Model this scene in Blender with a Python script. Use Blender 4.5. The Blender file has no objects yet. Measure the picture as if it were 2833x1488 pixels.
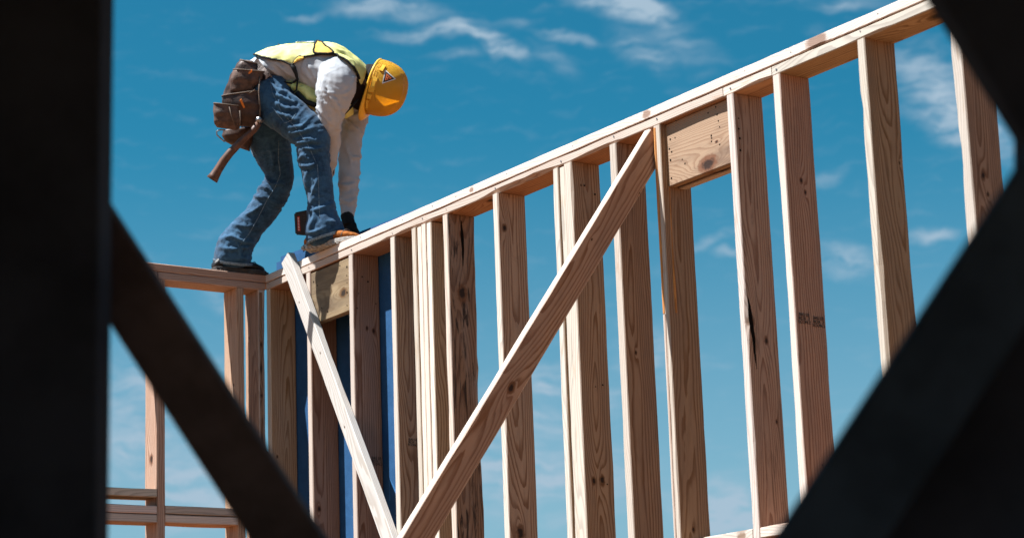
import bpy, bmesh, math, random
from mathutils import Vector, Matrix, noise
from mathutils.bvhtree import BVHTree

S = bpy.context.scene
COL = S.collection
rad = math.radians

# ---------------------------------------------------------------- camera
CAM = Vector((9.446, -5.044, -2.489))
F_PX = 6159.46
CM = Matrix(((0.5609, 0.2071, 0.8016), (0.8271, -0.0976, -0.5535), (-0.0364, 0.9735, -0.2260)))
rx, ry, rz = rad(103.09640481), rad(-2.09527892), rad(55.40914495)
CM = (Matrix.Rotation(rz, 3, 'Z') @ Matrix.Rotation(rx, 3, 'X') @ Matrix.Rotation(ry, 3, 'Z'))
cd = bpy.data.cameras.new('camera')
cam = bpy.data.objects.new('camera', cd)
COL.objects.link(cam)
cam.matrix_world = Matrix.Translation(CAM) @ CM.to_4x4()
cd.sensor_width = 36.0
cd.lens = 36.0 * F_PX / 2833.0
cd.clip_start = 0.05
cd.clip_end = 5000
cd.dof.use_dof = True
cd.dof.focus_distance = 9.2
cd.dof.aperture_fstop = (cd.lens / 1000.0) / 0.018
S.camera = cam

# ---------------------------------------------------------------- sun and sky
SUN = Vector((0.18, 0.52, -1.0)).normalized()          # the way the light travels
TO = -SUN
elev = math.asin(TO.z)
az = math.atan2(TO.x, TO.y)
sl = bpy.data.lights.new('sun', 'SUN')
sl.energy = 5.0
sl.angle = rad(0.5)
sl.color = (1.0, 0.985, 0.97)
sun = bpy.data.objects.new('sun', sl)
COL.objects.link(sun)
sun.rotation_euler = SUN.to_track_quat('-Z', 'Y').to_euler()

S.view_settings.view_transform = 'Standard'
S.view_settings.look = 'None'
S.view_settings.exposure = 1.30
S.view_settings.gamma = 1.0
S.view_settings.use_curve_mapping = False
S.render.engine = 'CYCLES'

world = bpy.data.worlds.new('World')
S.world = world
world.use_nodes = True


def px_dir(x, y):
    """direction of a point of the photograph (its own pixels)"""
    return (CM @ Vector(((x - 1416.5) / F_PX, -(y - 744.0) / F_PX, -1.0))).normalized()


def build_sky():
    nt = world.node_tree
    nt.nodes.clear()
    N = nt.nodes.new
    L = nt.links.new
    out = N('ShaderNodeOutputWorld')
    bg = N('ShaderNodeBackground')
    sky = N('ShaderNodeTexSky')
    sky.sky_type = 'NISHITA'
    sky.sun_disc = False
    sky.sun_elevation = elev
    sky.sun_rotation = az
    sky.altitude = 300
    sky.air_density = 1.0
    sky.dust_density = 0.6
    sky.ozone_density = 1.0
    tint = N('ShaderNodeMix')
    tint.data_type = 'RGBA'
    tint.blend_type = 'MULTIPLY'
    tint.inputs[0].default_value = 1.0
    L(sky.outputs[0], tint.inputs[6])
    tint.inputs[7].default_value = SKY_TINT
    tc = N('ShaderNodeTexCoord')
    sep = N('ShaderNodeSeparateXYZ')
    L(tc.outputs['Generated'], sep.inputs[0])

    def math_(op, a, b=None):
        m = N('ShaderNodeMath')
        m.operation = op
        for i, v in enumerate((a, b)):
            if v is None:
                continue
            if isinstance(v, (int, float)):
                m.inputs[i].default_value = v
            else:
                L(v, m.inputs[i])
        return m.outputs[0]
    azn = math_('MULTIPLY', math_('ARCTAN2', sep.outputs[0], sep.outputs[1]), 57.2958)
    eln = math_('MULTIPLY', math_('ARCSINE', sep.outputs[2]), 57.2958)
    comb = N('ShaderNodeCombineXYZ')
    L(azn, comb.inputs[0])
    L(eln, comb.inputs[1])
    P = comb.outputs[0]
    # the clouds' ragged outline
    wn = N('ShaderNodeTexNoise')
    wn.inputs['Scale'].default_value = 0.9
    wn.inputs['Detail'].default_value = 7
    wn.inputs['Roughness'].default_value = 0.5
    L(P, wn.inputs['Vector'])
    wsub = N('ShaderNodeVectorMath')
    wsub.operation = 'SUBTRACT'
    L(wn.outputs['Color'], wsub.inputs[0])
    wsub.inputs[1].default_value = (0.5, 0.5, 0.5)
    wsc = N('ShaderNodeVectorMath')
    wsc.operation = 'SCALE'
    L(wsub.outputs[0], wsc.inputs[0])
    wsc.inputs['Scale'].default_value = 0.75
    wadd = N('ShaderNodeVectorMath')
    wadd.operation = 'ADD'
    L(P, wadd.inputs[0])
    L(wsc.outputs[0], wadd.inputs[1])
    flat = N('ShaderNodeVectorMath')
    flat.operation = 'MULTIPLY'
    L(wadd.outputs[0], flat.inputs[0])
    flat.inputs[1].default_value = (1, 1, 0)
    W2 = flat.outputs[0]
    total = None
    for (x, y, hw, hh, rot, st) in CLOUDS:
        d = px_dir(x * 1.0998, y * 1.0998)
        a = math.degrees(math.atan2(d.x, d.y))
        e = math.degrees(math.asin(d.z))
        k = 1.0998 * 57.2958 / F_PX
        mp = N('ShaderNodeMapping')
        mp.vector_type = 'TEXTURE'
        L(W2, mp.inputs['Vector'])
        mp.inputs['Location'].default_value = (a, e, 0)
        mp.inputs['Rotation'].default_value = (0, 0, rad(rot))
        mp.inputs['Scale'].default_value = (hw * k * 1.5, hh * k * 1.75, 1)
        ln = N('ShaderNodeVectorMath')
        ln.operation = 'LENGTH'
        L(mp.outputs[0], ln.inputs[0])
        mr = N('ShaderNodeMapRange')
        mr.interpolation_type = 'SMOOTHSTEP'
        mr.inputs['From Min'].default_value = 0.0
        mr.inputs['From Max'].default_value = 1.15
        mr.inputs['To Min'].default_value = st
        mr.inputs['To Max'].default_value = 0.0
        L(ln.outputs['Value'], mr.inputs['Value'])
        total = mr.outputs[0] if total is None else math_('ADD', total, mr.outputs[0])
    # streaks inside the clouds
    smp = N('ShaderNodeMapping')
    L(W2, smp.inputs['Vector'])
    smp.inputs['Rotation'].default_value = (0, 0, rad(12))
    smp.inputs['Scale'].default_value = (0.6, 2.3, 1)
    sn = N('ShaderNodeTexNoise')
    sn.inputs['Scale'].default_value = 1.2
    sn.inputs['Detail'].default_value = 9
    sn.inputs['Roughness'].default_value = 0.6
    L(smp.outputs[0], sn.inputs['Vector'])
    sr = N('ShaderNodeMapRange')
    sr.interpolation_type = 'SMOOTHSTEP'
    sr.inputs['From Min'].default_value = 0.30
    sr.inputs['From Max'].default_value = 0.64
    sr.inputs['To Min'].default_value = 0.10
    sr.inputs['To Max'].default_value = 1.15
    L(sn.outputs[0], sr.inputs['Value'])
    gm = N('ShaderNodeMapRange')          # thin veil everywhere
    gm.interpolation_type = 'SMOOTHSTEP'
    gm.inputs['From Min'].default_value = 0.50
    gm.inputs['From Max'].default_value = 0.85
    gm.inputs['To Min'].default_value = 0.0
    gm.inputs['To Max'].default_value = 0.16
    L(sn.outputs[0], gm.inputs['Value'])
    cl = math_('ADD', math_('MULTIPLY', total, sr.outputs[0]), gm.outputs[0])
    lo = N('ShaderNodeMapRange')          # haze towards the horizon
    lo.interpolation_type = 'SMOOTHSTEP'
    lo.inputs['From Min'].default_value = 17.5
    lo.inputs['From Max'].default_value = 2.0
    lo.inputs['To Min'].default_value = 0.0
    lo.inputs['To Max'].default_value = HAZE
    L(eln, lo.inputs['Value'])
    cl = math_('ADD', cl, lo.outputs[0])
    clm = N('ShaderNodeClamp')
    clm.inputs['Max'].default_value = 0.95
    L(cl, clm.inputs['Value'])
    mix = N('ShaderNodeMix')
    mix.data_type = 'RGBA'
    L(clm.outputs[0], mix.inputs[0])
    L(tint.outputs[2], mix.inputs[6])
    mix.inputs[7].default_value = CLOUD_COL
    L(mix.outputs[2], bg.inputs['Color'])
    bg.inputs['Strength'].default_value = 0.055
    L(bg.outputs[0], out.inputs['Surface'])


SKY_TINT = (0.10, 0.625, 0.695, 1)
CLOUD_COL = (3.0, 4.0, 4.9, 1)
HAZE = 0.68
# x, y, half width, half height (photo pixels / 1.1), tilt, strength
CLOUDS = [
    (980, 22, 120, 22, -4, .75), (770, 42, 42, 8, 4, .45), (905, 12, 60, 10, 10, .4),
    (1070, 78, 90, 13, 8, .8), (1160, 72, 70, 16, 0, .75), (1240, 108, 85, 16, -28, .9), (1150, 135, 60, 10, 0, .4),
    (1275, 125, 50, 12, -18, .6),
    (1560, 14, 120, 24, -14, 1.1), (1640, 30, 60, 22, -25, .6), (1425, 95, 70, 12, -10, .7),
    (1610, 135, 80, 28, -35, .5), (1700, 110, 90, 40, -30, .35), (1290, 60, 40, 12, 0, .3), (1390, 150, 60, 20, -30, .25),
    (2120, 8, 110, 14, -3, .5), (2330, 175, 100, 45, -25, .72), (2390, 290, 105, 45, -35, .9), (2500, 330, 90, 50, -35, .5),
    (2130, 655, 85, 30, -10, .62), (2345, 590, 55, 13, 0, .7), (1800, 603, 62, 9, 12, .5), (1835, 632, 40, 8, 0, .4),
    (2075, 450, 45, 16, 10, .3), (1365, 955, 80, 36, -5, .6), (1370, 1055, 80, 22, 0, .5), (1640, 900, 90, 60, -30, .4),
    (1830, 1290, 110, 60, -15, .65), (1230, 1090, 60, 90, 0, .3), (540, 742, 60, 22, -20, .3), (1380, 1200, 220, 80, 0, .45), (1520, 1000, 60, 40, 0, .3),
    (330, 980, 110, 70, 0, .45), (340, 1130, 130, 60, 0, .45), (480, 1240, 150, 70, 0, .5), (560, 915, 40, 16, 10, .35),
]
build_sky()


# ================================================================ helpers
def link(o, parent=None):
    COL.objects.link(o)
    if parent is not None:
        o.parent = parent
        o.matrix_parent_inverse = world_of(parent).inverted()
    return o


def world_of(o):
    m = o.matrix_basis.copy()
    if o.parent is not None:
        m = world_of(o.parent) @ o.matrix_parent_inverse @ m
    return m


def thing(name, loc, label, cat, group=None):
    o = bpy.data.objects.new(name, None)
    COL.objects.link(o)
    o.location = loc
    o.empty_display_size = 0.1
    return tag(o, label, cat, group)


def tag(o, label, cat=None, group=None):
    o['label'] = label
    if cat:
        o['category'] = cat
    if group:
        o['group'] = group
    return o


def mesh_obj(name, bm, mat, parent=None, smooth=False, mw=None):
    me = bpy.data.meshes.new(name)
    bm.to_mesh(me)
    bm.free()
    if smooth:
        me.polygons.foreach_set('use_smooth', [True] * len(me.polygons))
    o = bpy.data.objects.new(name, me)
    if mat:
        me.materials.append(mat)
    if mw is not None:
        o.matrix_world = mw
        if parent is not None:
            o.matrix_basis = mw
    return link(o, parent)


# ---------------------------------------------------------------- materials
def new_mat(name):
    m = bpy.data.materials.new(name)
    m.use_nodes = True
    nt = m.node_tree
    nt.nodes.clear()
    o = nt.nodes.new('ShaderNodeOutputMaterial')
    b = nt.nodes.new('ShaderNodeBsdfPrincipled')
    nt.links.new(b.outputs[0], o.inputs[0])
    return m, nt, b


class NB:
    """little node builder"""
    def __init__(self, nt):
        self.nt = nt

    def n(self, t, **k):
        x = self.nt.nodes.new(t)
        for a, v in k.items():
            setattr(x, a, v)
        return x

    def set(self, sock, v):
        if hasattr(v, 'node'):
            self.nt.links.new(v, sock)
        else:
            sock.default_value = v

    def m(self, op, a, b=0.0, c=0.0):
        x = self.n('ShaderNodeMath', operation=op)
        self.set(x.inputs[0], a)
        self.set(x.inputs[1], b)
        self.set(x.inputs[2], c)
        return x.outputs[0]

    def v(self, op, a, b=(0, 0, 0), s=None):
        x = self.n('ShaderNodeVectorMath', operation=op)
        self.set(x.inputs[0], a)
        if s is None:
            self.set(x.inputs[1], b)
        else:
            self.set(x.inputs['Scale'], s)
        return x.outputs['Value'] if op in ('LENGTH', 'DISTANCE', 'DOT_PRODUCT') else x.outputs[0]

    def noise(self, vec, scale, detail=3, rough=.5, dist=0):
        x = self.n('ShaderNodeTexNoise')
        self.set(x.inputs['Vector'], vec)
        x.inputs['Scale'].default_value = scale
        x.inputs['Detail'].default_value = detail
        x.inputs['Roughness'].default_value = rough
        x.inputs['Distortion'].default_value = dist
        return x.outputs['Fac']

    def ramp(self, f, a, b, lo=0.0, hi=1.0, mode='SMOOTHSTEP'):
        x = self.n('ShaderNodeMapRange', interpolation_type=mode)
        self.set(x.inputs['Value'], f)
        x.inputs['From Min'].default_value = a
        x.inputs['From Max'].default_value = b
        x.inputs['To Min'].default_value = lo
        x.inputs['To Max'].default_value = hi
        return x.outputs[0]

    def mix(self, f, a, b, mode='MIX'):
        x = self.n('ShaderNodeMix', data_type='RGBA', blend_type=mode)
        self.set(x.inputs[0], f)
        self.set(x.inputs[6], a)
        self.set(x.inputs[7], b)
        return x.outputs[2]

    def bump(self, h, strength, dist, bsdf):
        x = self.n('ShaderNodeBump')
        x.inputs['Strength'].default_value = strength
        x.inputs['Distance'].default_value = dist
        self.set(x.inputs['Height'], h)
        self.nt.links.new(x.outputs[0], bsdf.inputs['Normal'])


def C4(*c):
    return (c[0], c[1], c[2], 1.0)


def wood_mat(name, early, late, grey=(.33, .27, .23), greyamt=.35, dirt=0.0, ring=.0085, rough=.72, edge=None):
    m, nt, b = new_mat(name)
    k = NB(nt)
    tc = k.n('ShaderNodeTexCoord')
    oi = k.n('ShaderNodeObjectInfo')
    p = tc.outputs['Object']
    sp = k.n('ShaderNodeSeparateXYZ')
    k.set(sp.inputs[0], p)
    x, y, z = sp.outputs
    rnd = oi.outputs['Random']
    r2 = k.m('FRACT', k.m('MULTIPLY', rnd, 17.31))
    r3 = k.m('FRACT', k.m('MULTIPLY', rnd, 53.77))
    off = k.n('ShaderNodeCombineXYZ')
    k.set(off.inputs[0], k.m('MULTIPLY', rnd, 37.0))
    k.set(off.inputs[1], k.m('MULTIPLY', r2, 9.0))
    po = k.v('ADD', p, off.outputs[0])
    sn0 = k.n('ShaderNodeSeparateXYZ')
    k.set(sn0.inputs[0], tc.outputs['Normal'])
    nz0 = k.m('ABSOLUTE', sn0.outputs[2])
    # two knots per board: object properties ka, kb = (along, across, radius)
    fld = None
    kmask = None
    kdark = None
    for prop in ('ka', 'kb', 'kc'):
        at = k.n('ShaderNodeAttribute', attribute_type='OBJECT', attribute_name=prop)
        s3 = k.n('ShaderNodeSeparateXYZ')
        k.set(s3.inputs[0], at.outputs['Vector'])
        dx = k.m('SUBTRACT', x, s3.outputs[0])
        dy = k.m('SUBTRACT', y, s3.outputs[1])
        R = k.m('MAXIMUM', s3.outputs[2], 0.0005)
        wob = k.m('MULTIPLY', k.m('SUBTRACT', k.noise(po, 60, 2), .5), .8)
        ed = k.m('MULTIPLY', k.m('SUBTRACT', z, .019), k.ramp(nz0, .9, .5))
        dd = k.m('SQRT', k.m('ADD', k.m('ADD', k.m('POWER', k.m('MULTIPLY', dx, .62), 2), k.m('POWER', dy, 2)), k.m('POWER', ed, 2)))
        q = k.m('ADD', k.m('DIVIDE', dd, R), wob)
        mk = k.ramp(q, 1.25, .75)
        dk = k.ramp(q, .75, .35)
        # grain pushed aside around the knot
        far = k.m('SQRT', k.m('ADD', k.m('POWER', k.m('MULTIPLY', dx, .25), 2), k.m('POWER', dy, 2)))
        push = k.m('MULTIPLY', k.m('EXPONENT', k.m('MULTIPLY', k.m('DIVIDE', far, R), -.55)), k.m('MULTIPLY', R, 2.6))
        fld = push if fld is None else k.m('ADD', fld, push)
        kmask = mk if kmask is None else k.m('MAXIMUM', kmask, mk)
        kdark = dk if kdark is None else k.m('MAXIMUM', kdark, dk)
    # growth rings round a pith that wanders behind the board
    st = k.v('MULTIPLY', po, (.55, 3.0, 3.0))
    w1 = k.m('SUBTRACT', k.noise(st, 1.6, 2, .5), .5)
    w2 = k.m('SUBTRACT', k.noise(k.v('MULTIPLY', po, (1.6, 9, 9)), 2.2, 3, .55), .5)
    cy = k.m('ADD', y, k.m('MULTIPLY', k.m('ADD', r2, k.m('MULTIPLY', w1, .9)), -.13))
    cz = k.m('ADD', k.m('ADD', z, .035), k.m('MULTIPLY', w1, .10))
    rr = k.m('SQRT', k.m('ADD', k.m('POWER', cy, 2), k.m('POWER', cz, 2)))
    rr = k.m('ADD', rr, k.m('MULTIPLY', w2, .012))
    rr = k.m('ADD', rr, fld)
    ph = k.m('FRACT', k.m('DIVIDE', rr, ring))
    late_f = k.m('MULTIPLY', k.ramp(ph, .38, .86), k.ramp(ph, 1.0, .93))
    fib = k.noise(k.v('MULTIPLY', po, (6, 260, 260)), 1.0, 3, .6)
    fib2 = k.noise(k.v('MULTIPLY', po, (2.2, 60, 60)), 1.0, 4, .6)
    f = k.m('ADD', k.m('MULTIPLY', late_f, .88), k.m('MULTIPLY', k.m('SUBTRACT', fib, .5), .5))
    f = k.m('ADD', f, k.m('MULTIPLY', k.m('SUBTRACT', fib2, .5), .75))
    cl = k.n('ShaderNodeClamp')
    k.set(cl.inputs['Value'], f)
    col = k.mix(cl.outputs[0], C4(*early), C4(*late))
    # weathering in long blotches
    wg = k.noise(k.v('MULTIPLY', po, (1.3, 7, 7)), 1.7, 5, .6)
    wg = k.m('ADD', wg, k.m('MULTIPLY', k.m('SUBTRACT', r3, .5), .25))
    col = k.mix(k.m('MULTIPLY', k.ramp(wg, .40, .66), greyamt), col, C4(*grey))
    if dirt:
        dn = k.noise(k.v('MULTIPLY', po, (3.2, 26, 26)), 1.5, 6, .65, 1.2)
        col = k.mix(k.m('MULTIPLY', k.ramp(dn, .50, .64), dirt), col, C4(.035, .022, .015))
    col = k.mix(k.m('MULTIPLY', kmask, .85), col, C4(.16, .075, .035))
    col = k.mix(k.m('MULTIPLY', kdark, .9), col, C4(.02, .012, .009))
    if edge:  # narrow faces painted paler: their sunlit tone is put into the colour
        sn_ = k.n('ShaderNodeSeparateXYZ')
        k.set(sn_.inputs[0], tc.outputs['Normal'])
        nz = k.m('ABSOLUTE', sn_.outputs[2])
        lit_ecol = k.mix(cl.outputs[0], C4(*edge), C4(*[c * .72 for c in edge]))
        lit_ecol = k.mix(k.m('MULTIPLY', kmask, .8), lit_ecol, C4(.20, .11, .06))
        wany = k.ramp(k.noise(k.v('MULTIPLY', po, (5, 30, 30)), 1.2, 3, .6), .60, .72)
        lit_ecol = k.mix(k.m('MULTIPLY', wany, .35), lit_ecol, C4(.42, .27, .16))
        col = k.mix(k.ramp(nz, .9, .55), col, lit_ecol)
    # board to board variation
    tint = k.n('ShaderNodeHueSaturation')
    k.set(tint.inputs['Hue'], k.m('ADD', .5, k.m('MULTIPLY', k.m('SUBTRACT', r2, .5), .03)))
    k.set(tint.inputs['Saturation'], k.m('ADD', .88, k.m('MULTIPLY', r3, .38)))
    k.set(tint.inputs['Value'], k.m('ADD', .76, k.m('MULTIPLY', rnd, .37)))
    k.set(tint.inputs['Color'], col)
    k.set(b.inputs['Base Color'], tint.outputs[0])
    b.inputs['Roughness'].default_value = rough
    b.inputs['Specular IOR Level'].default_value = .25
    h = k.m('ADD', k.m('MULTIPLY', fib, .6), k.m('MULTIPLY', late_f, -.4))
    k.bump(h, .35, .0012, b)
    return m


M_WOOD = wood_mat('pine_lumber_lit_edge', (.49, .325, .215), (.235, .118, .06), grey=(.29, .20, .15), greyamt=.38, dirt=.14, edge=(.60, .53, .462))
M_WOOD_L = wood_mat('shade_toned_lumber', (.48, .335, .24), (.25, .14, .08), grey=(.36, .28, .23), greyamt=.4)  # no pale edge: the shaded tone of this wall's fronts is in the colour
M_WOOD_PALE = wood_mat('bleached_lumber', (.66, .62, .58), (.50, .44, .38), grey=(.50, .47, .46), greyamt=.5)
M_WOOD_OLD = wood_mat('bark_edged_lumber', (.28, .175, .11), (.13, .065, .035), greyamt=.4, dirt=.95, ring=.012, edge=(.56, .47, .40))
M_WOOD_WARM = wood_mat('amber_lumber', (.62, .30, .13), (.38, .17, .07), greyamt=.15, dirt=.35)
M_WOOD_DIRTY = wood_mat('edge_stained_lumber', (.46, .31, .21), (.24, .125, .07), greyamt=.3, dirt=.30, edge=(.58, .50, .45))
M_PLY = wood_mat('plywood_header', (.37, .27, .175), (.27, .18, .11), grey=(.14, .095, .066), greyamt=.75, ring=.006)
M_DECK = wood_mat('deck_plywood', (.22, .085, .03), (.15, .06, .025), greyamt=.3, ring=.05)


def simple_mat(name, col, rough=.7, spec=.3, var=.15, scale=30, bump=.0, bdist=.001, col2=None, metallic=0, sheen=0, coat=0):
    m, nt, b = new_mat(name)
    k = NB(nt)
    tc = k.n('ShaderNodeTexCoord')
    p = tc.outputs['Object']
    n1 = k.noise(p, scale, 5, .6)
    c2 = col2 if col2 else tuple(c * (1 - var * 2) for c in col)
    c = k.mix(k.ramp(n1, .35, .68), C4(*col), C4(*c2))
    k.set(b.inputs['Base Color'], c)
    b.inputs['Roughness'].default_value = rough
    b.inputs['Specular IOR Level'].default_value = spec
    b.inputs['Metallic'].default_value = metallic
    if sheen:
        b.inputs['Sheen Weight'].default_value = sheen
    if coat:
        b.inputs['Coat Weight'].default_value = coat
        b.inputs['Coat Roughness'].default_value = .25
    if bump:
        k.bump(k.noise(p, scale * 4, 4, .6), bump, bdist, b)
    return m


def denim_mat():
    m, nt, b = new_mat('denim')
    k = NB(nt)
    tc = k.n('ShaderNodeTexCoord')
    p = tc.outputs['Object']
    big = k.noise(p, 7, 4, .6)
    med = k.noise(k.v('MULTIPLY', p, (1, 1, 1.6)), 38, 4, .65, .6)
    fine = k.noise(p, 420, 2, .6)
    f = k.m('ADD', k.m('MULTIPLY', big, .7), k.m('MULTIPLY', med, .5))
    c = k.mix(k.ramp(f, .42, .78), C4(.006, .027, .062), C4(.038, .105, .19))
    c = k.mix(k.m('MULTIPLY', k.ramp(fine, .4, .7), .35), c, C4(.07, .15, .235))
    k.set(b.inputs['Base Color'], c)
    b.inputs['Roughness'].default_value = .88
    b.inputs['Specular IOR Level'].default_value = .15
    b.inputs['Sheen Weight'].default_value = .1
    k.bump(k.m('ADD', fine, k.m('MULTIPLY', med, 1.5)), .45, .002, b)
    return m


M_DENIM = denim_mat()
M_DENIM_SEAM = simple_mat('denim_seam', (.20, .30, .40), .9, .1, .3, 150)
M_SHIRT = simple_mat('shirt_cotton', (.43, .45, .48), .85, .15, .05, 14, .25, .0015)
M_VEST = simple_mat('safety_vest', (.70, .685, .28), .7, .25, .05, 20, .25, .001, col2=(.62, .62, .20))
M_LINING = simple_mat('vest_lining', (.80, .50, .10), .8, .2, .1, 40, .2)
M_SILVER = simple_mat('reflective_tape', (.62, .65, .66), .45, .5, .25, 60)
M_TRIM = simple_mat('black_trim', (.015, .016, .018), .7, .2)
M_LEATHER = simple_mat('brown_leather', (.075, .038, .026), .5, .35, .3, 28, .6, .002, col2=(.028, .016, .013))
M_LEATHER2 = simple_mat('worn_leather', (.115, .066, .048), .6, .35, .3, 34, .7, .002, col2=(.04, .024, .019))
M_STITCH = simple_mat('leather_edge', (.13, .09, .065), .7, .3, .2, 90)
M_HELMET = simple_mat('yellow_plastic', (.87, .50, .045), .38, .4, .04, 6, .05, .0005, coat=.08)
M_SKIN = simple_mat('skin', (.075, .038, .025), .5, .35, .15, 30, .2)
M_HAIR = simple_mat('hair', (.008, .006, .005), .8, .2)
M_BOOTK = simple_mat('black_boot_leather', (.014, .013, .014), .5, .4, .2, 40, .4)
M_BOOTB = simple_mat('tan_boot_leather', (.36, .125, .032), .9, .08, .25, 40, .4, col2=(.18, .06, .018))
M_SOLE = simple_mat('boot_sole', (.42, .40, .37), .85, .2, .2, 70, .5)
M_SOLED = simple_mat('dark_sole', (.07, .065, .062), .85, .2, .2, 70, .5)
M_GLOVE = simple_mat('glove', (.012, .012, .013), .75, .2, .1, 80, .3)
M_BLACKP = simple_mat('black_plastic', (.018, .018, .02), .45, .4, .1, 60, .2)
M_RED = simple_mat('red_label', (.55, .035, .02), .5, .4, .05)
M_WHITE = simple_mat('white_print', (.75, .75, .73), .5, .4, .05)
M_STEEL = simple_mat('tool_steel', (.35, .35, .36), .35, .5, .2, 60, .1, metallic=.9)
M_HICKORY = simple_mat('hammer_wood', (.13, .055, .030), .5, .4, .25, 25, .2, col2=(.07, .03, .018))
M_PENCIL = simple_mat('orange_pencil', (.75, .20, .02), .5, .4, .05)
M_STICK_O = simple_mat('sticker_orange', (.75, .16, .04), .5, .4, .1)
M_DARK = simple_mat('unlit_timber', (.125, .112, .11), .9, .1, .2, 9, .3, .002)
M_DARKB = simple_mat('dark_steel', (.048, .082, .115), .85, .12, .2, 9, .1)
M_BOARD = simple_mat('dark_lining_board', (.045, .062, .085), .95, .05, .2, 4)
M_INK = simple_mat('stamp_ink', (.07, .065, .062), .8, .1, .2, 300)
M_HOLE = simple_mat('nail_hole', (.012, .009, .007), .9, .05)
M_GROUND = simple_mat('dry_earth', (.195, .083, .030), .95, .1, .12, .6, .5, .02)


def sheathing_mat():
    m, nt, b = new_mat('blue_sheathing')
    k = NB(nt)
    tc = k.n('ShaderNodeTexCoord')
    p = tc.outputs['Object']
    n = k.noise(p, 14, 6, .65)
    f = k.noise(p, 160, 3, .6)
    c = k.mix(k.ramp(n, .3, .7), C4(.010, .060, .155), C4(.018, .082, .20))
    c = k.mix(k.m('MULTIPLY', k.ramp(f, .5, .75), .35), c, C4(.035, .15, .32))
    k.set(b.inputs['Base Color'], c)
    b.inputs['Roughness'].default_value = .7
    b.inputs['Specular IOR Level'].default_value = .3
    k.bump(f, .3, .001, b)
    return m


M_BLUE = sheathing_mat()


# ================================================================ ground
def sheet(name, x0, y0, x1, y1, z, mat, th=0.0):
    bm = bmesh.new()
    if th:
        bmesh.ops.create_cube(bm, size=1)
        for v in bm.verts:
            v.co = Vector(((x0 + x1) / 2 + v.co.x * (x1 - x0), (y0 + y1) / 2 + v.co.y * (y1 - y0), z - th / 2 + v.co.z * th))
    else:
        vs = [bm.verts.new(q) for q in ((x0, y0, z), (x1, y0, z), (x1, y1, z), (x0, y1, z))]
        bm.faces.new(vs)
    o = mesh_obj(name, bm, mat)
    o['kind'] = 'structure'
    return o


sheet('ground', -1500, -1500, 1500, 1500, -4.10, M_GROUND)
sheet('floor_deck', -0.16, -4.2, 6.6, 0.16, -2.745, M_DECK, .022)


# ================================================================ lumber
def board_mesh(name, Ln, Wd, Th, seed=0, step=.06, rough=.0009, wane=(), end_slope=0.0):
    """x along, y across (wide), z thickness; arrises eased and a little uneven.
    wane: list of (corner index 0..3, x centre, half length, depth)"""
    rng = random.Random(seed)
    bm = bmesh.new()
    n = max(2, int(Ln / step))
    prev = None
    c = .0028
    sd = Vector((seed * 3.7, seed * 1.3, 0))
    bow = rng.uniform(-.0022, .0022)
    bowz = rng.uniform(-.0016, .0016)
    for i in range(n + 1):
        x = Ln * i / n
        by = bow * math.sin(math.pi * x / Ln)
        bz = bowz * math.sin(math.pi * x / Ln)
        cs = []
        for j, (yy, zz) in enumerate(((0, 0), (Wd, 0), (Wd, Th), (0, Th))):
            nz = noise.noise(Vector((x * 4.5, j * 5.1, 0)) + sd) * rough * .95
            cj = c + abs(noise.noise(Vector((x * 8, j * 9.3 + 2, 1)) + sd)) * .0026
            for (k, xc, hl, dep) in wane:
                if k == j:
                    u = (x - xc) / hl
                    if abs(u) < 1:
                        cj += dep * (1 - u * u) * (.7 + .6 * noise.noise(Vector((x * 16, 3, k)) + sd))
            sy = -1 if yy == 0 else 1
            sz = -1 if zz == 0 else 1
            a = Vector((x, yy + by + nz * sy, zz + bz + nz * sz))
            p1 = a + Vector((0, 0, -sz * min(cj, Th * .48)))
            p2 = a + Vector((0, -sy * min(cj * 1.0, Wd * .48), 0))
            cs += [p1, p2] if j in (0, 2) else [p2, p1]
        # order around: corner0 p1(z side) p2(y side) -> corner1 ...
        ring = [cs[0], cs[1], cs[2], cs[3], cs[4], cs[5], cs[6], cs[7]]
        vs = [bm.verts.new(v) for v in ring]
        if prev:
            for q in range(8):
                bm.faces.new((prev[q], prev[(q + 1) % 8], vs[(q + 1) % 8], vs[q]))
        else:
            bm.faces.new(list(reversed(vs)))
        prev = vs
    bm.faces.new(prev)
    bmesh.ops.recalc_face_normals(bm, faces=bm.faces)
    return bm


_seed = [10]


def board(name, origin, xd, yd, Ln, Wd, Th, mat, parent=None, knots=(), wane=(), rough=.0009, label=None, seed=None, step=.06):
    if seed is None:
        _seed[0] += 1
        seed = _seed[0]
    xd = Vector(xd).normalized()
    yd = Vector(yd)
    yd = (yd - xd * yd.dot(xd)).normalized()
    zd = xd.cross(yd)
    mw = Matrix.Translation(Vector(origin)) @ Matrix((xd, yd, zd)).transposed().to_4x4()
    o = mesh_obj(name, board_mesh(name, Ln, Wd, Th, seed, step, rough, wane), mat, parent, mw=mw)
    for pr, q in zip(('ka', 'kb', 'kc'), list(knots) + [(-9, -9, .001)] * 3):
        o[pr] = [float(v) for v in q]
    if label:
        o['label'] = label
    return o


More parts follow.
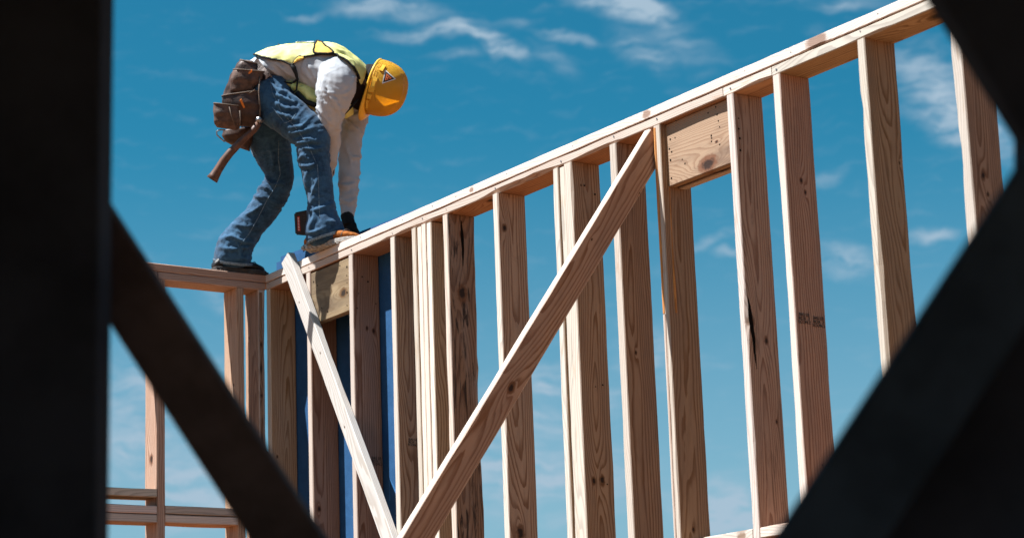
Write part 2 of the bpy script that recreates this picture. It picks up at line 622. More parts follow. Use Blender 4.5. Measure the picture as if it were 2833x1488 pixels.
def discs(name, pts, normal, r, mat, parent=None, n=7):
    """small dark nail holes set into a face, one joined part"""
    bm = bmesh.new()
    nv = Vector(normal).normalized()
    a = nv.orthogonal().normalized()
    b = nv.cross(a)
    rg = random.Random(len(pts))
    for p in pts:
        rr = r * rg.uniform(.7, 1.3)
        p = Vector(p) + nv * .0012
        vs = [bm.verts.new(p + (a * math.cos(t * 2 * math.pi / n) + b * math.sin(t * 2 * math.pi / n)) * rr * rg.uniform(.8, 1.2)) for t in range(n)]
        bm.faces.new(vs)
        lo = [bm.verts.new(v.co - nv * .0010 + (v.co - p) * .15) for v in vs]
        for i in range(n):
            bm.faces.new((vs[i], lo[i], lo[(i + 1) % n], vs[(i + 1) % n]))
    o = mesh_obj(name, bm, mat, parent)
    o['kind'] = 'stuff'
    return o


T, D = .038, .140
ZB = -2.735            # foot of the studs
HB = -2 * T - .001     # their head

# ---------------------------------------------------------------- right wall
RW = thing('timber_wall_frame', (2.7, .07, ZB), 'long open stud wall of raw pine rising to the upper right, worker bending over its left end', 'wall frame')
RW_G = None


def stud_r(x, y0=0.0, th=T, mat=M_WOOD, knots=(), wane=(), label=None, zt=HB, w=D, name='stud', zb=ZB, rough=.0011, parent=None):
    kn = [(kz - zb, ky, kr) for (kz, ky, kr) in knots]
    wn = [(c, wz - zb, hl, dp) for (c, wz, hl, dp) in wane]
    return board(name, (x + th, y0, zb), (0, 0, 1), (0, 1, 0), zt - zb, w, th, mat, RW if parent is None else parent,
                 kn, wn, rough, label)


# plates
board('top_plate', (0.002, 0, -T), (1, 0, 0), (0, 1, 0), 5.75, D, T, M_WOOD, RW,
      knots=[(4.03, .0, .030), (3.07, .0, .016), (1.85, .0, .010)], rough=.0014, label='upper top plate with a dark knot near its right end', seed=3,
      wane=[(0, 4.03, .05, .010)])
for (x0, x1, sd, kn, wn) in ((0.002, 3.520, 5, [(1.92, .05, .02), (.6, .1, .012), (2.9, .1, .02)], [(0, 2.20, .30, .020), (0, 1.35, .35, .010), (0, 2.75, .18, .010)]),
                             (3.5235, 3.790, 6, [], [(0, .18, .1, .008)]),
                             (3.7935, 5.75, 7, [(.75, .07, .03)], [(0, .5, .1, .006)])):
    board('lower_plate', (x0, .001, -2 * T), (1, 0, 0), (0, 1, 0), x1 - x0, D, T - .0025, M_WOOD, RW, kn, wn, .0016, seed=sd)

stud_r(.006, mat=M_WOOD, knots=[(-1.35, .10, .018), (-.9, .03, .006)], label='corner stud with a greyish wide face')
stud_r(.406, knots=[(-1.2, .03, .010)])
stud_r(.806, knots=[(-.24 - .18, .07, .008), (-.43, .105, .009), (-1.31, .12, .010)])
stud_r(1.178, knots=[(-.15, .12, .008), (-1.9, .05, .02)])
for i, x in enumerate((1.360, 1.400, 1.441, 1.481)):
    stud_r(x, (.0, .005, .001, .003)[i], th=.0355, knots=[(-.33, .10, .017), (-.58, .125, .016)] if i == 3 else [], zt=HB - (.003 if i % 2 else 0), label='rightmost of the four tight studs' if i == 3 else None)
stud_r(1.618, mat=M_WOOD_OLD, knots=[(-.42, .065, .026), (-1.62, .06, .020), (-.16, .07, .012)], wane=[(1, -.9, .45, .022), (1, -.3, .2, .010)], rough=.0024,
       label='weathered stud with bark streaks and dark knots')
stud_r(2.007, knots=[(-.225, .03, .012), (-1.49, .055, .022)], wane=[(0, -.12, .06, .006)])
stud_r(2.440, .002, th=.0355, rough=.0018)
stud_r(2.480, .007, th=.036, rough=.0018, zt=HB - .004)
stud_r(2.521, .0, th=.050, knots=[(-1.35, .045, .011), (-1.345, .085, .014), (-.17, .045, .004)], rough=.0020, wane=[(0, -.2, .12, .007)], label='rightmost stud of the group of three, with two small knots')
stud_r(2.826, th=.042, knots=[(-.9, .05, .006)])
stud_r(3.106, knots=[(-1.6, .06, .008)], label='stud under the left end of the raised header board')
stud_r(3.538, knots=[(-.92, .02, .016), (-1.27, .11, .006), (-.98, .085, .010)], mat=M_WOOD_DIRTY, wane=[(0, -.9, .10, .010), (0, -1.35, .06, .006)], label='stud with a long black crack in its wide face')
stud_r(3.794, knots=[(-.46, .07, .008), (-.50, .085, .007), (-1.46, .08, .004)], rough=.0022, wane=[(3, -.9, .5, .006)])
stud_r(4.228, knots=[(-.5, .12, .005)], mat=M_WOOD, rough=.0024, wane=[(3, -.32, .07, .012), (0, -1.0, .3, .009)])
stud_r(4.655, th=.044, knots=[(-.66, .05, .011), (-.72, .065, .006)], rough=.002, wane=[(3, -.62, .09, .012)])
stud_r(5.08)
stud_r(5.49)

# twisted strip nailed in front of the stud left of the raised header
ang = rad(52)
tx = Vector((math.sin(ang), -math.cos(ang), 0))
board('twisted_strip', (3.116, -.006, -.80), (0, 0, 1), (math.cos(ang), math.sin(ang), 0), .715, .052, .013, M_WOOD_WARM, RW,
      knots=[(.25, .02, .006), (.12, .022, .005)], rough=.002, label='thin amber strip twisted out of line beside the raised header')
board('twisted_strip', (3.116, -.006, -1.95), (.006, 0, 1), (math.cos(ang + .35), math.sin(ang + .35), 0), 1.145, .030, .016, M_WOOD, RW, rough=.002)
# blocks between the studs low on the wall
for (x0, x1, kn) in ((3.146, 3.536, [(.33, .01, .018)]), (3.578, 3.792, []), (3.834, 4.226, []), (4.268, 4.653, [])):
    board('blocking', (x0, .003, -1.645 - T), (1, 0, 0), (0, 1, 0), x1 - x0, D - .004, T, M_WOOD, RW, kn, [], .0015)
board('bottom_plate', (0.002, 0, ZB - T + .002), (1, 0, 0), (0, 1, 0), 5.75, D, T - .004, M_WOOD, RW)

nh = []
for i_, x_ in enumerate((.03, .43, .83, 1.2, 1.45, 1.64, 2.03, 2.5, 2.85, 3.13, 3.56, 3.81, 4.25, 4.67)):
    nh += [(x_ + .004 * (i_ % 3), 0, -.050 - .003 * (i_ % 4)), (x_ + .09, 0, -.016 - .004 * (i_ % 2))]
discs('nail_heads', nh, (0, -1, 0), .0028, M_STEEL, RW)
# short header boards hung under the top plate
h1 = board('header_board', (.447, .041, -.334), (1, 0, 0), (0, 0, 1), .357, .250, .036, M_PLY, RW, [(.30, .095, .024)], [], .0006,
           label='small pale header board at the left end of the wall')
discs('nail_holes', [(.47, .0045, -.13), (.505, .0045, -.155), (.475, .0045, -.26), (.545, .0045, -.272), (.60, .0045, -.30), (.72, .0045, -.105), (.785, .0045, -.125),
                     (.783, .0045, -.165), (.784, .0045, -.20), (.78, .0045, -.305), (.783, .0045, -.245)], (0, -1, 0), .0035, M_HOLE, h1)
h2 = board('header_board', (3.148, .058, -.320), (1, 0, 0), (0, 0, 1), .386, .243, .030, M_PLY, RW, [(.235, .045, .040)], [], .0006,
           label='raised header board with a big dark knot and nail holes')
h2['kb'] = [.29, .10, .006]
h2['ka'] = [.235, .030, .034]
h3 = board('header_board', (3.148, .110, -.322), (1, 0, 0), (0, 0, 1), .386, .240, .036, M_WOOD_OLD, RW)
hp = [(3.170, -.14), (3.2, -.142), (3.162, -.175), (3.165, -.22), (3.175, -.19), (3.235, -.235), (3.25, -.255), (3.165, -.29), (3.40, -.10), (3.45, -.12), (3.455, -.145),
      (3.46, -.17), (3.41, -.19), (3.412, -.2), (3.41, -.212), (3.455, -.235), (3.445, -.07 - .02)]
discs('nail_holes', [(a, .0275, b) for a, b in hp], (0, -1, 0), .0032, M_HOLE, h2)
# nails shot into stud faces
discs('nail_holes', [(.844, .05, -.1 - .08), (.844, .08, -.2), (.844, .03, -.26), (.844, .02, -.33), (.844, .12, -.3)], (1, 0, 0), .003, M_HOLE, RW)
discs('nail_holes', [(3.576, .02, -.17), (3.576, .018, -.21), (3.576, .02, -.245), (3.576, .02, -.29)], (1, 0, 0), .0035, M_HOLE, RW)
discs('nail_holes', [(2.574, .06, -.17), (2.574, .11, -.2), (2.574, .07, -.98), (2.574, .105, -.97), (2.574, .105, -1.36)], (1, 0, 0), .003, M_HOLE, RW)


def splinter_crack(pts, x, parent):
    """dark lens-shaped open crack in a wide stud face at plane x"""
    bm = bmesh.new()
    L_ = [bm.verts.new((x + .0012, y - w, z)) for (y, z, w) in pts]
    R_ = [bm.verts.new((x + .0012, y + w, z)) for (y, z, w) in pts]
    for i in range(len(pts) - 1):
        bm.faces.new((L_[i], R_[i], R_[i + 1], L_[i + 1]))
    o = mesh_obj('crack', bm, M_HOLE, parent)
    return o


splinter_crack([(.012, -.83, .001), (.016, -.86, .006), (.018, -.90, .010), (.022, -.94, .009), (.028, -.98, .0075), (.028, -1.03, .005), (.033, -1.09, .001)], 3.576, RW)
splinter_crack([(.07, -.10, .002), (.073, -.17, .008), (.075, -.23, .006), (.072, -.30, .001)], 1.656, RW)


# mill stamps
def text_part(name, body, size, mw, mat, parent, ext=.0004, bold=.0, space=1.0):
    cu = bpy.data.curves.new(name, 'FONT')
    cu.body = body
    cu.size = size
    cu.extrude = ext
    cu.offset = bold
    cu.space_line = .82
    cu.space_character = space
    cu.align_x = 'CENTER'
    cu.align_y = 'CENTER'
    tmp = bpy.data.objects.new(name, cu)
    COL.objects.link(tmp)
    dg = bpy.context.evaluated_depsgraph_get()
    me = bpy.data.meshes.new_from_object(tmp.evaluated_get(dg))
    bpy.data.objects.remove(tmp)
    me.materials.clear()
    me.materials.append(mat)
    o = bpy.data.objects.new(name, me)
    o.matrix_basis = mw
    return link(o, parent)


def face_mw(p, right, up):
    r = Vector(right).normalized()
    u = Vector(up).normalized()
    return Matrix.Translation(Vector(p)) @ Matrix((r, u, r.cross(u))).transposed().to_4x4()


for (x, y, z, sz) in ((.8455, .105, -1.03, .034), (1.2175, .07, -1.0, .030), (3.8335, .040, -.955, .032), (3.8335, .105, -.962, .032)):
    text_part('mill_stamp', 'BAS LB\nBOX  3\nECON.2', sz * .50, face_mw((x, y, z), (0, 1, 0), (0, 0, 1)), M_INK, RW, bold=0.0)

# ---------------------------------------------------------------- left wall
LW = thing('timber_wall_frame', (-.07, -.8, ZB), 'shaded stud wall running left from the corner, with doubled rails, behind the dark diagonal', 'wall frame')


def stud_l(y1, mat=M_WOOD_L, knots=(), wane=(), zt=HB, label=None, zb=ZB):
    # y1 = right edge of its front; the left side face (towards -y) is local z = 0
    kn = [(kz - zb, ky, kr) for (kz, ky, kr) in knots]
    wn = [(c, wz - zb, hl, dp) for (c, wz, hl, dp) in wane]
    return board('stud', (0, y1, zb), (0, 0, 1), (-1, 0, 0), zt - zb, D, T, mat, LW, kn, wn, .0012, label)


LY = -1.75
board('top_plate', (-.001, LY, -T), (0, 1, 0), (-1, 0, 0), D - .003 - LY, D, T, M_WOOD_L, LW, [(1.35, .05, .014)], [], .0012, label='upper plate the far boot stands on', seed=21)
board('lower_plate', (0, LY, -2 * T), (0, 1, 0), (-1, 0, 0), -.580 - LY, D, T - .0025, M_WOOD_L, LW, seed=22)
board('lower_plate', (0, -.576, -2 * T), (0, 1, 0), (-1, 0, 0), .574, D, T - .0025, M_WOOD_L, LW, seed=23)
for y1, mt, kn, wn, lb in ((-.945, M_WOOD_L, [], [], None), (-1.35, M_WOOD_L, [], [], None),
                           (-.539, M_WOOD_L, [(-.93, .07, .018)], [], 'stud beside the doubled rails'),
                           (-.120, M_WOOD_L, [(-.55, .04, .006)], [], None),
                           (-.003, M_WOOD_DIRTY, [(-.3, .1, .006)], [(0, -.5, .5, .017)], 'knotty dark-edged stud at the corner')):
    stud_l(y1, mt, kn, wn, label=lb)
board('bark_edge_strip', (.0040, -.037, -1.2), (0, 0, 1), (0, 1, 0), 1.11, .016, .003, M_WOOD_OLD, LW, [(.85, .008, .010), (.3, .008, .012), (.6, .006, .009)], [], .0018, label='dark bark strip along the front of the corner stud')
for (ya, yb, zt, mt) in ((-.943, -.581, -1.077, M_WOOD), (-.943, -.581, -1.155, M_WOOD_DIRTY), (-.943, -.581, -1.1955, M_WOOD),
                         (-.537, -.160, -1.152, M_WOOD_DIRTY), (-.537, -.160, -1.1925, M_WOOD)):
    board('rail', (-.002, ya, zt - T), (0, 1, 0), (-1, 0, 0), yb - ya, D - .01, T, mt, LW, [], [], .0013)
board('bottom_plate', (0, LY, ZB - T + .002), (0, 1, 0), (-1, 0, 0), -LY - .002, D, T - .004, M_WOOD_L, LW)

# ---------------------------------------------------------------- blue sheathing behind the corner
def slab(bm, poly, y0, y1):
    a = [bm.verts.new((x, y0, z)) for x, z in poly]
    b = [bm.verts.new((x, y1, z)) for x, z in poly]
    bm.faces.new(a)
    bm.faces.new(list(reversed(b)))
    n = len(poly)
    for i in range(n):
        bm.faces.new((a[i], b[i], b[(i + 1) % n], a[(i + 1) % n]))
    bmesh.ops.recalc_face_normals(bm, faces=bm.faces)


SH = thing('sheathing_board', (.6, .15, ZB), 'blue sheathing boards behind the left end of the long stud wall', 'sheathing')
for poly in ([(-.150, -2.75), (.5985, -2.75), (.5985, .095), (-.05, .108), (-.150, .110)],
             [(.6015, -2.75), (1.33, -2.75), (1.33, .068), (.6015, .084)]):
    bm = bmesh.new()
    slab(bm, poly, .1425, .155)
    mesh_obj('blue_panel', bm, M_BLUE, SH)
bm = bmesh.new()
slab(bm, [(-.13, .04), (.10, .04), (.10, .130), (-.13, .138)], .1565, .166)
mesh_obj('blue_panel', bm, M_BLUE, SH, )
text_part('panel_print', 'Na', .15, face_mw((.965, .1415, -1.17), (1, 0, 0), (0, 0, 1)), simple_mat('faded_blue_print', (.03, .15, .36), .7), SH, ext=.0003, bold=-.002)
bm = bmesh.new()
slab(bm, [(.592, -2.7), (.606, -2.7), (.606, -.1), (.592, -.1)], .1405, .1418)
mesh_obj('seam_tape', bm, simple_mat('teal_tape', (.03, .22, .30), .5), SH)

# ---------------------------------------------------------------- braces
a = Vector((3.106, .002, -.088))
b_ = Vector((3.106, -1.165, -1.70))
dr = (b_ - a).normalized()
up = Vector((1, 0, 0)).cross(dr)
if up.z < 0:
    up = -up
# wide face looks along +x, narrow lit edge on the upper side
Lb = 2.65
start = Vector((3.103, -.012, -.086))
br = board('diagonal_brace', start, dr, -up, Lb, .104, T, M_WOOD, None, [(1.24, .06, .016), (.55, .03, .004), (.25, .1, .004)], [], .0014,
           seed=41)
# bring the board's thickness to the -x side
zd = dr.cross((-up).normalized())
br.location = start if zd.x < 0 else start - zd * T
tag(br, 'long brown kicker brace slanting from under the raised header board down to the left', 'brace')

p0 = Vector((.245, -.0405, -.020))
p1 = Vector((1.100, -.0405, -1.411))
dd = (p1 - p0).normalized()
wd = Vector((0, 1, 0)).cross(dd)
if wd.x < 0:
    wd = -wd
w2 = board('diagonal_brace', p0 + Vector((-.01, 0, .022)), dd, wd, 2.3, .082, T, M_WOOD_PALE, None, [(.28, .03, .004), (.62, .05, .004), (1.05, .03, .004), (.2, .078, .010), (.5, .08, .01)], [(1, .75, .25, .008)], .0014, seed=42)
zd = dd.cross(wd)
w2.location = (p0 + Vector((-.01, 0, .022))) + (Vector((0, 0, 0)) if zd.y > 0 else -zd * T)
tag(w2, 'bleached white board nailed diagonally across the studs at the left end of the long wall', 'brace')

# ---------------------------------------------------------------- dark foreground


def at(x, y, d):
    r = CM @ Vector(((x - 1416.5) / F_PX, -(y - 744.0) / F_PX, -1.0))
    return CAM + r * d


VIEW = -(CM.col[2])           # the way the camera looks
VH = Vector((VIEW.x, VIEW.y, 0)).normalized()
RH = Vector((VH.y, -VH.x, 0))  # to the right, level


def beam(name, a, b, width, th, mat, parent=None, side=None, seed=1):
    """straight timber from a to b; a-b is its near edge line, width goes along side"""
    xd = (b - a).normalized()
    yd = (side - xd * side.dot(xd)).normalized()
    L_ = (b - a).length
    o = board(name, a, xd, yd, L_, width, th, mat, parent, seed=seed, step=.25, rough=.0006)
    zd = xd.cross(yd)
    if zd.dot(VH) < 0:
        o.location = a - zd * th
    return o


# opening the camera looks through: post on the left
e0, e1 = at(317, 0, 3.10), at(302, 1488, 3.10)
e0 -= VH * .10
e1 -= VH * .10
dv = (e1 - e0).normalized()
FL = thing('dark_post', e0 + Vector((0, 0, -2.6)), 'wide black out-of-focus post filling the left edge of the view', 'post')
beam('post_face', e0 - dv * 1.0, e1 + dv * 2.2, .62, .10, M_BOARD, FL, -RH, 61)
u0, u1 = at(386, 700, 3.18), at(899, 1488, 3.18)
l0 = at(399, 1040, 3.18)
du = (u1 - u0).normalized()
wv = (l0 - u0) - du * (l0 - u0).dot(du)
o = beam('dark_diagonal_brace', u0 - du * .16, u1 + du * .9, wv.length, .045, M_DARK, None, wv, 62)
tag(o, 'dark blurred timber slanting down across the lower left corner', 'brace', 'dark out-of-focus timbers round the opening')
# on the right: two diagonals meeting at a post outside the view
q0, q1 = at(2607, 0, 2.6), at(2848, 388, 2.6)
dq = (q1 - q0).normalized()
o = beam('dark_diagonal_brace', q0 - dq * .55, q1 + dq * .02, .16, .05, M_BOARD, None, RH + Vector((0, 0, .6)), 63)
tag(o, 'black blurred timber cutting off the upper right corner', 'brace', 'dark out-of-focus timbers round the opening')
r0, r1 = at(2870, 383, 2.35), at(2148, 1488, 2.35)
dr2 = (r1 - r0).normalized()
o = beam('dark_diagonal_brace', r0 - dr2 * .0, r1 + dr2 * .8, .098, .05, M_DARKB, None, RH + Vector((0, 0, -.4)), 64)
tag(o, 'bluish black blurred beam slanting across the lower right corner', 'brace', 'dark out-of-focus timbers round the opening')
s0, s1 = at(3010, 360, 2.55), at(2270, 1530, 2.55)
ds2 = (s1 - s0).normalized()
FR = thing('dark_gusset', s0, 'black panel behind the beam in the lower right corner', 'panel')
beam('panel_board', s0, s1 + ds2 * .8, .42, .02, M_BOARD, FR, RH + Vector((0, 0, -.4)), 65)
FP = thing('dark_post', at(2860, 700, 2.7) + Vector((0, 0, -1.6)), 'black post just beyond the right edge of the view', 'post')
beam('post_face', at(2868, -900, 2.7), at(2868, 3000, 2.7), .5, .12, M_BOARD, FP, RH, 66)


# unseen shelter round the camera, added to keep sun and sky off the timbers
def box_obj(name, c, ax, ay, az, hx, hy, hz, mat, parent=None):
    bm = bmesh.new()
    bmesh.ops.create_cube(bm, size=2)
    mwx = Matrix((ax, ay, az)).transposed()
    for v in bm.verts:
        v.co = c + mwx @ Vector((v.co.x * hx, v.co.y * hy, v.co.z * hz))
    return mesh_obj(name, bm, mat, parent)


UP = Vector((0, 0, 1))
SHL = thing('shade_shelter', CAM + Vector((0, 0, -1.611)), 'unseen roofed shelter added round the camera to shade the foreground timbers', 'shelter')
cc = CAM + VH * 0.9
box_obj('shade_roof', Vector((cc.x, cc.y, -1.08)), RH, VH, UP, 2.2, 2.30, .03, M_BOARD, SHL)
box_obj('wall', Vector((cc.x, cc.y, -2.6)) + RH * 2.16, RH, VH, UP, .03, 2.16, 1.48, M_BOARD, SHL)  # unseen side walls, added to close off skylight
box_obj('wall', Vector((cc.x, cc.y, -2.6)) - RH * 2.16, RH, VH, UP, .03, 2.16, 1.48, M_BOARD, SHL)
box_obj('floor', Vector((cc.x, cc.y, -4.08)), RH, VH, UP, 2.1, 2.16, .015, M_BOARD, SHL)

# ================================================================ the worker
D0 = 10.72


def P(s, t=0.0):
    return at(s[0], s[1], D0 - t)


def A(x, y):   # first close-up of the figure
    return (540 + x / 3.98, 80 + y / 3.98)


def B(x, y):   # second close-up
    return (540 + x / 3.222, 380 + y / 3.222)


IR = CM.col[0].normalized()     # image right in the world
IU = CM.col[1].normalized()     # image up
IV = VIEW.normalized()          # away from the camera


def ellring(c, n, d, r1, r2, N):
    return [c + n * (math.cos(2 * math.pi * i / N) * r1) + d * (math.sin(2 * math.pi * i / N) * r2) for i in range(N)]


def limb(bm, st, N=20, sub=3):
    """st: (photo point, t, in-plane radius, depth radius)"""
    pts = [(P(s[0], s[1]), s[2], s[3] if len(s) > 3 else s[2]) for s in st]
    # resample with catmull-rom
    out = []
    n = len(pts)
    for i in range(n - 1):
        p0 = pts[max(i - 1, 0)]
        p1 = pts[i]
        p2 = pts[i + 1]
        p3 = pts[min(i + 2, n - 1)]
        for j in range(sub):
            u = j / sub

            def cr(a, b, c, d):
                return .5 * ((2 * b) + (c - a) * u + (2 * a - 5 * b + 4 * c - d) * u * u + (3 * b - a - 3 * c + d) * u ** 3)
            out.append((cr(p0[0], p1[0], p2[0], p3[0]), cr(p0[1], p1[1], p2[1], p3[1]), cr(p0[2], p1[2], p2[2], p3[2])))
    out.append(pts[-1])
    rings = []
    m = len(out)
    for i, (c, r1, r2) in enumerate(out):
        t = (out[min(i + 1, m - 1)][0] - out[max(i - 1, 0)][0]).normalized()
        nn = t.cross(IV).normalized()
        dd_ = nn.cross(t).normalized()
        rings.append((c, t, nn, dd_, r1, r2))
    full = []
    c, t, nn, dd_, r1, r2 = rings[0]
    for a_ in (80, 60, 35):
        s_ = math.cos(rad(a_))
        full.append(ellring(c - t * min(r1, r2) * math.sin(rad(a_)) * .6, nn, dd_, r1 * s_, r2 * s_, N))
    for (c, t, nn, dd_, r1, r2) in rings:
        full.append(ellring(c, nn, dd_, r1, r2, N))
    for a_ in (35, 60, 80):
        s_ = math.cos(rad(a_))
        full.append(ellring(c + t * min(r1, r2) * math.sin(rad(a_)) * .6, nn, dd_, r1 * s_, r2 * s_, N))
    prev = None
    for rg in full:
        vs = [bm.verts.new(v) for v in rg]
        if prev:
            for q in range(N):
                bm.faces.new((prev[q], prev[(q + 1) % N], vs[(q + 1) % N], vs[q]))
        else:
            bm.faces.new(list(reversed(vs)))
        prev = vs
    bm.faces.new(prev)
    return [(o_[0], o_[1]) for o_ in out]


def ellipsoid(bm, c, ax, r, seg=16):
    """ax: three unit axes, r: three radii"""
    res = bmesh.ops.create_uvsphere(bm, u_segments=seg, v_segments=seg // 2 + 2, radius=1.0)
    for v in res['verts']:
        q = v.co.copy()
        v.co = c + ax[0] * (q.x * r[0]) + ax[1] * (q.y * r[1]) + ax[2] * (q.z * r[2])


def tube(bm, pts, rads, N=8, cap=True):
    rings = []
    m = len(pts)
    up0 = None
    for i in range(m):
        t = (pts[min(i + 1, m - 1)] - pts[max(i - 1, 0)]).normalized()
        if up0 is None:
            up0 = t.orthogonal().normalized()
        up0 = (up0 - t * up0.dot(t)).normalized()
        n2 = t.cross(up0)
        r = rads[i] if isinstance(rads, (list, tuple)) else rads
        rings.append([bm.verts.new(v) for v in ellring(pts[i], up0, n2, r, r, N)])
    for a_, b2 in zip(rings, rings[1:]):
        for q in range(N):
            bm.faces.new((a_[q], a_[(q + 1) % N], b2[(q + 1) % N], b2[q]))
    if cap:
        bm.faces.new(list(reversed(rings[0])))
        bm.faces.new(rings[-1])


def fuse(bm, voxel=.006, smooth=4):
    """weld overlapping solids into one continuous skin; returns a bmesh"""
    bmesh.ops.recalc_face_normals(bm, faces=bm.faces)
    me = bpy.data.meshes.new('tmp')
    bm.to_mesh(me)
    bm.free()
    ob = bpy.data.objects.new('tmp', me)
    COL.objects.link(ob)
    md = ob.modifiers.new('r', 'REMESH')
    md.mode = 'VOXEL'
    md.voxel_size = voxel
    md.use_smooth_shade = True
    if smooth:
        sm = ob.modifiers.new('s', 'SMOOTH')
        sm.factor = .5
        sm.iterations = smooth
    dg = bpy.context.evaluated_depsgraph_get()
    me2 = bpy.data.meshes.new_from_object(ob.evaluated_get(dg))
    bpy.data.objects.remove(ob)
    b2 = bmesh.new()
    b2.from_mesh(me2)
    bpy.data.meshes.remove(me2)
    return b2


def ridge(p):
    return 1.0 - abs(noise.noise(p)) * 2.2


def wrinkle(bm, amp, axes, seed=0, freq=24.0, along=.32, gain=None):
    """folds running round the limbs; axes: list of centre lines"""
    bm.normal_update()
    segs = []
    for line in axes:
        s = 0
        for (p, r), (q, r2) in zip(line, line[1:]):
            segs.append((p, q, s, s + (q - p).length))
            s += (q - p).length
    sv = Vector((seed, seed * .7, seed * .3))
    mv = []
    for v in bm.verts:
        best = None
        for (p, q, sa, sb) in segs:
            d = q - p
            u = max(0.0, min(1.0, (v.co - p).dot(d) / max(d.length_squared, 1e-9)))
            f = p + d * u
            dist = (v.co - f).length
            if best is None or dist < best[0]:
                best = (dist, sa + (sb - sa) * u, f, d.normalized())
        dist, s, f, dd_ = best
        o = (v.co - f)
        ang_ = math.atan2(o.dot(IR.cross(dd_)), o.dot(IV))
        w = noise.noise(v.co * 5 + sv) * .10
        q = Vector(((s + w + .035 * math.sin(ang_ * 1.0 + seed)) * freq, o.dot(IV) * freq * along, o.dot(IR) * freq * along)) + sv
        n1 = noise.noise(q)
        n2 = noise.noise(q * 1.9 + Vector((7, 3, 1)))
        n3 = noise.noise(v.co * 24 + sv)
        h = max(0.0, 1 - abs(n1) * 4.2) ** 1.3 * 1.0 + max(0.0, 1 - abs(n2) * 4.0) ** 1.2 * .5 + max(0.0, 1 - abs(n3) * 4.0) * .22 - .45 + noise.noise(v.co * 8 + sv) * .35
        g = gain(v.co, s) if gain else 1.0
        mv.append((v, v.normal * (h * amp * g)))
    for v, d in mv:
        v.co += d
    bmesh.ops.smooth_vert(bm, verts=bm.verts, factor=.22, use_axis_x=True, use_axis_y=True, use_axis_z=True)


WK = thing('person', Vector((.25, -.1, 0)), 'worker in yellow hard hat, vest and jeans bending over the wall with a tool belt', 'person')

# helmet axes: crown direction U, forehead direction Fd, his right-left Sd
CU = (IR * .955 - IU * .265 - IV * .22).normalized()
CF = (-IR * .26 - IU * .965)
CF = (CF - CU * CF.dot(CU)).normalized()
CS = CU.cross(CF).normalized()
if CS.dot(IV) > 0:
    CS = -CS
HC = P(A(1985, 640), .0)      # middle of the hat's rim

# ---- body: head, neck, torso, arms, hands, legs, feet in one skin


def hand(bm, wrist, dirv, palmn, size=.09, r=.0085, curl=1.0, thumb=1):
    """palm and five curling fingers; dirv along the hand, palmn out of the palm"""
    d = dirv.normalized()
    n = (palmn - d * palmn.dot(d)).normalized()
    s = d.cross(n).normalized()
    ellipsoid(bm, wrist + d * size * .45, (d, s, n), (size * .58, size * .44, size * .17), 12)
    for i, (off, ln) in enumerate(((-.33, .80), (-.11, .92), (.11, .86), (.32, .66))):
        p = wrist + d * size * .82 + s * size * off
        pts = [p - d * size * .3]
        ang_ = 0
        rr = [r * 1.15]
        pts.append(p)
        rr.append(r * 1.1)
        for kx, seg in enumerate((.42, .32, .26)):
            ang_ += rad(38 + 8 * kx) * curl
            p = p + (d * math.cos(ang_) + n * math.sin(ang_)) * size * ln * seg
            pts.append(p)
            rr.append(r * (1.0 - .1 * kx))
        tube(bm, pts, rr, 8)
    p = wrist + d * size * .2 - s * size * .38 * thumb
    pts = [wrist + d * size * .18, p]
    q = p + (d * .55 - s * .6 * thumb + n * .35).normalized() * size * .38
    pts.append(q)
    pts.append(q + (d * .75 - s * .1 * thumb + n * .6).normalized() * size * .3)
    tube(bm, pts, [r * 1.3, r * 1.35, r * 1.15, r * .95], 8)


bb = bmesh.new()
limb(bb, [(A(700, 640), 0, .10, .13), (A(900, 440), 0, .075, .12), (A(1150, 420), 0, .085, .14), (A(1400, 480), 0, .115, .15), (A(1600, 520), 0, .10, .13)])
limb(bb, [(A(1600, 520), 0, .07), (A(1780, 560), 0, .058), (A(1900, 600), 0, .055)])
HD = HC - CU * .012
ellipsoid(bb, HD, (CF, CS, CU), (.098, .076, .105), 20)
ellipsoid(bb, HD - CU * .075 + CF * .030, (CF, CS, CU), (.068, .056, .055), 16)
ellipsoid(bb, HD - CU * .030 + CF * .100, (CF, CS, CU), (.020, .014, .026), 10)       # nose
ellipsoid(bb, HD - CU * .070 + CF * .088, (CF, CS, CU), (.014, .024, .009), 10)       # mouth
ellipsoid(bb, HD - CU * .105 + CF * .078, (CF, CS, CU), (.022, .026, .018), 10)       # chin
for sg in (1, -1):
    ellipsoid(bb, HD - CU * .035 + CS * .076 * sg - CF * .004, (CF, CS, CU), (.018, .009, .030), 10)   # ears
    ellipsoid(bb, HD + CU * .006 + CS * .030 * sg + CF * .090, (CF, CS, CU), (.012, .022, .009), 10)   # brows
# arms
limb(bb, [(A(1560, 520), .15, .06), (A(1530, 760), .18, .05), (A(1490, 1100), .16, .032), (B(1190, 300), .04, .028), (B(1085, 600), -.02, .025), (B(1060, 690), -.035, .022)])
limb(bb, [(A(1640, 640), -.14, .06), (A(1750, 930), -.17, .045), (B(1385, 60), -.12, .036), (B(1372, 400), -.05, .030), (B(1362, 660), .0, .024), (B(1360, 735), .02, .025)])
hand(bb, P(B(1060, 690), -.035), (P(B(1010, 770), -.05) - P(B(1060, 690), -.035)), IR - IV * .4, .085, curl=1.5)
hand(bb, P(B(1360, 735), .02), (P(B(1385, 830), .05) - P(B(1360, 735), .02)), IR * .6 - IU * .5 + IV * .3, .085, curl=.8)
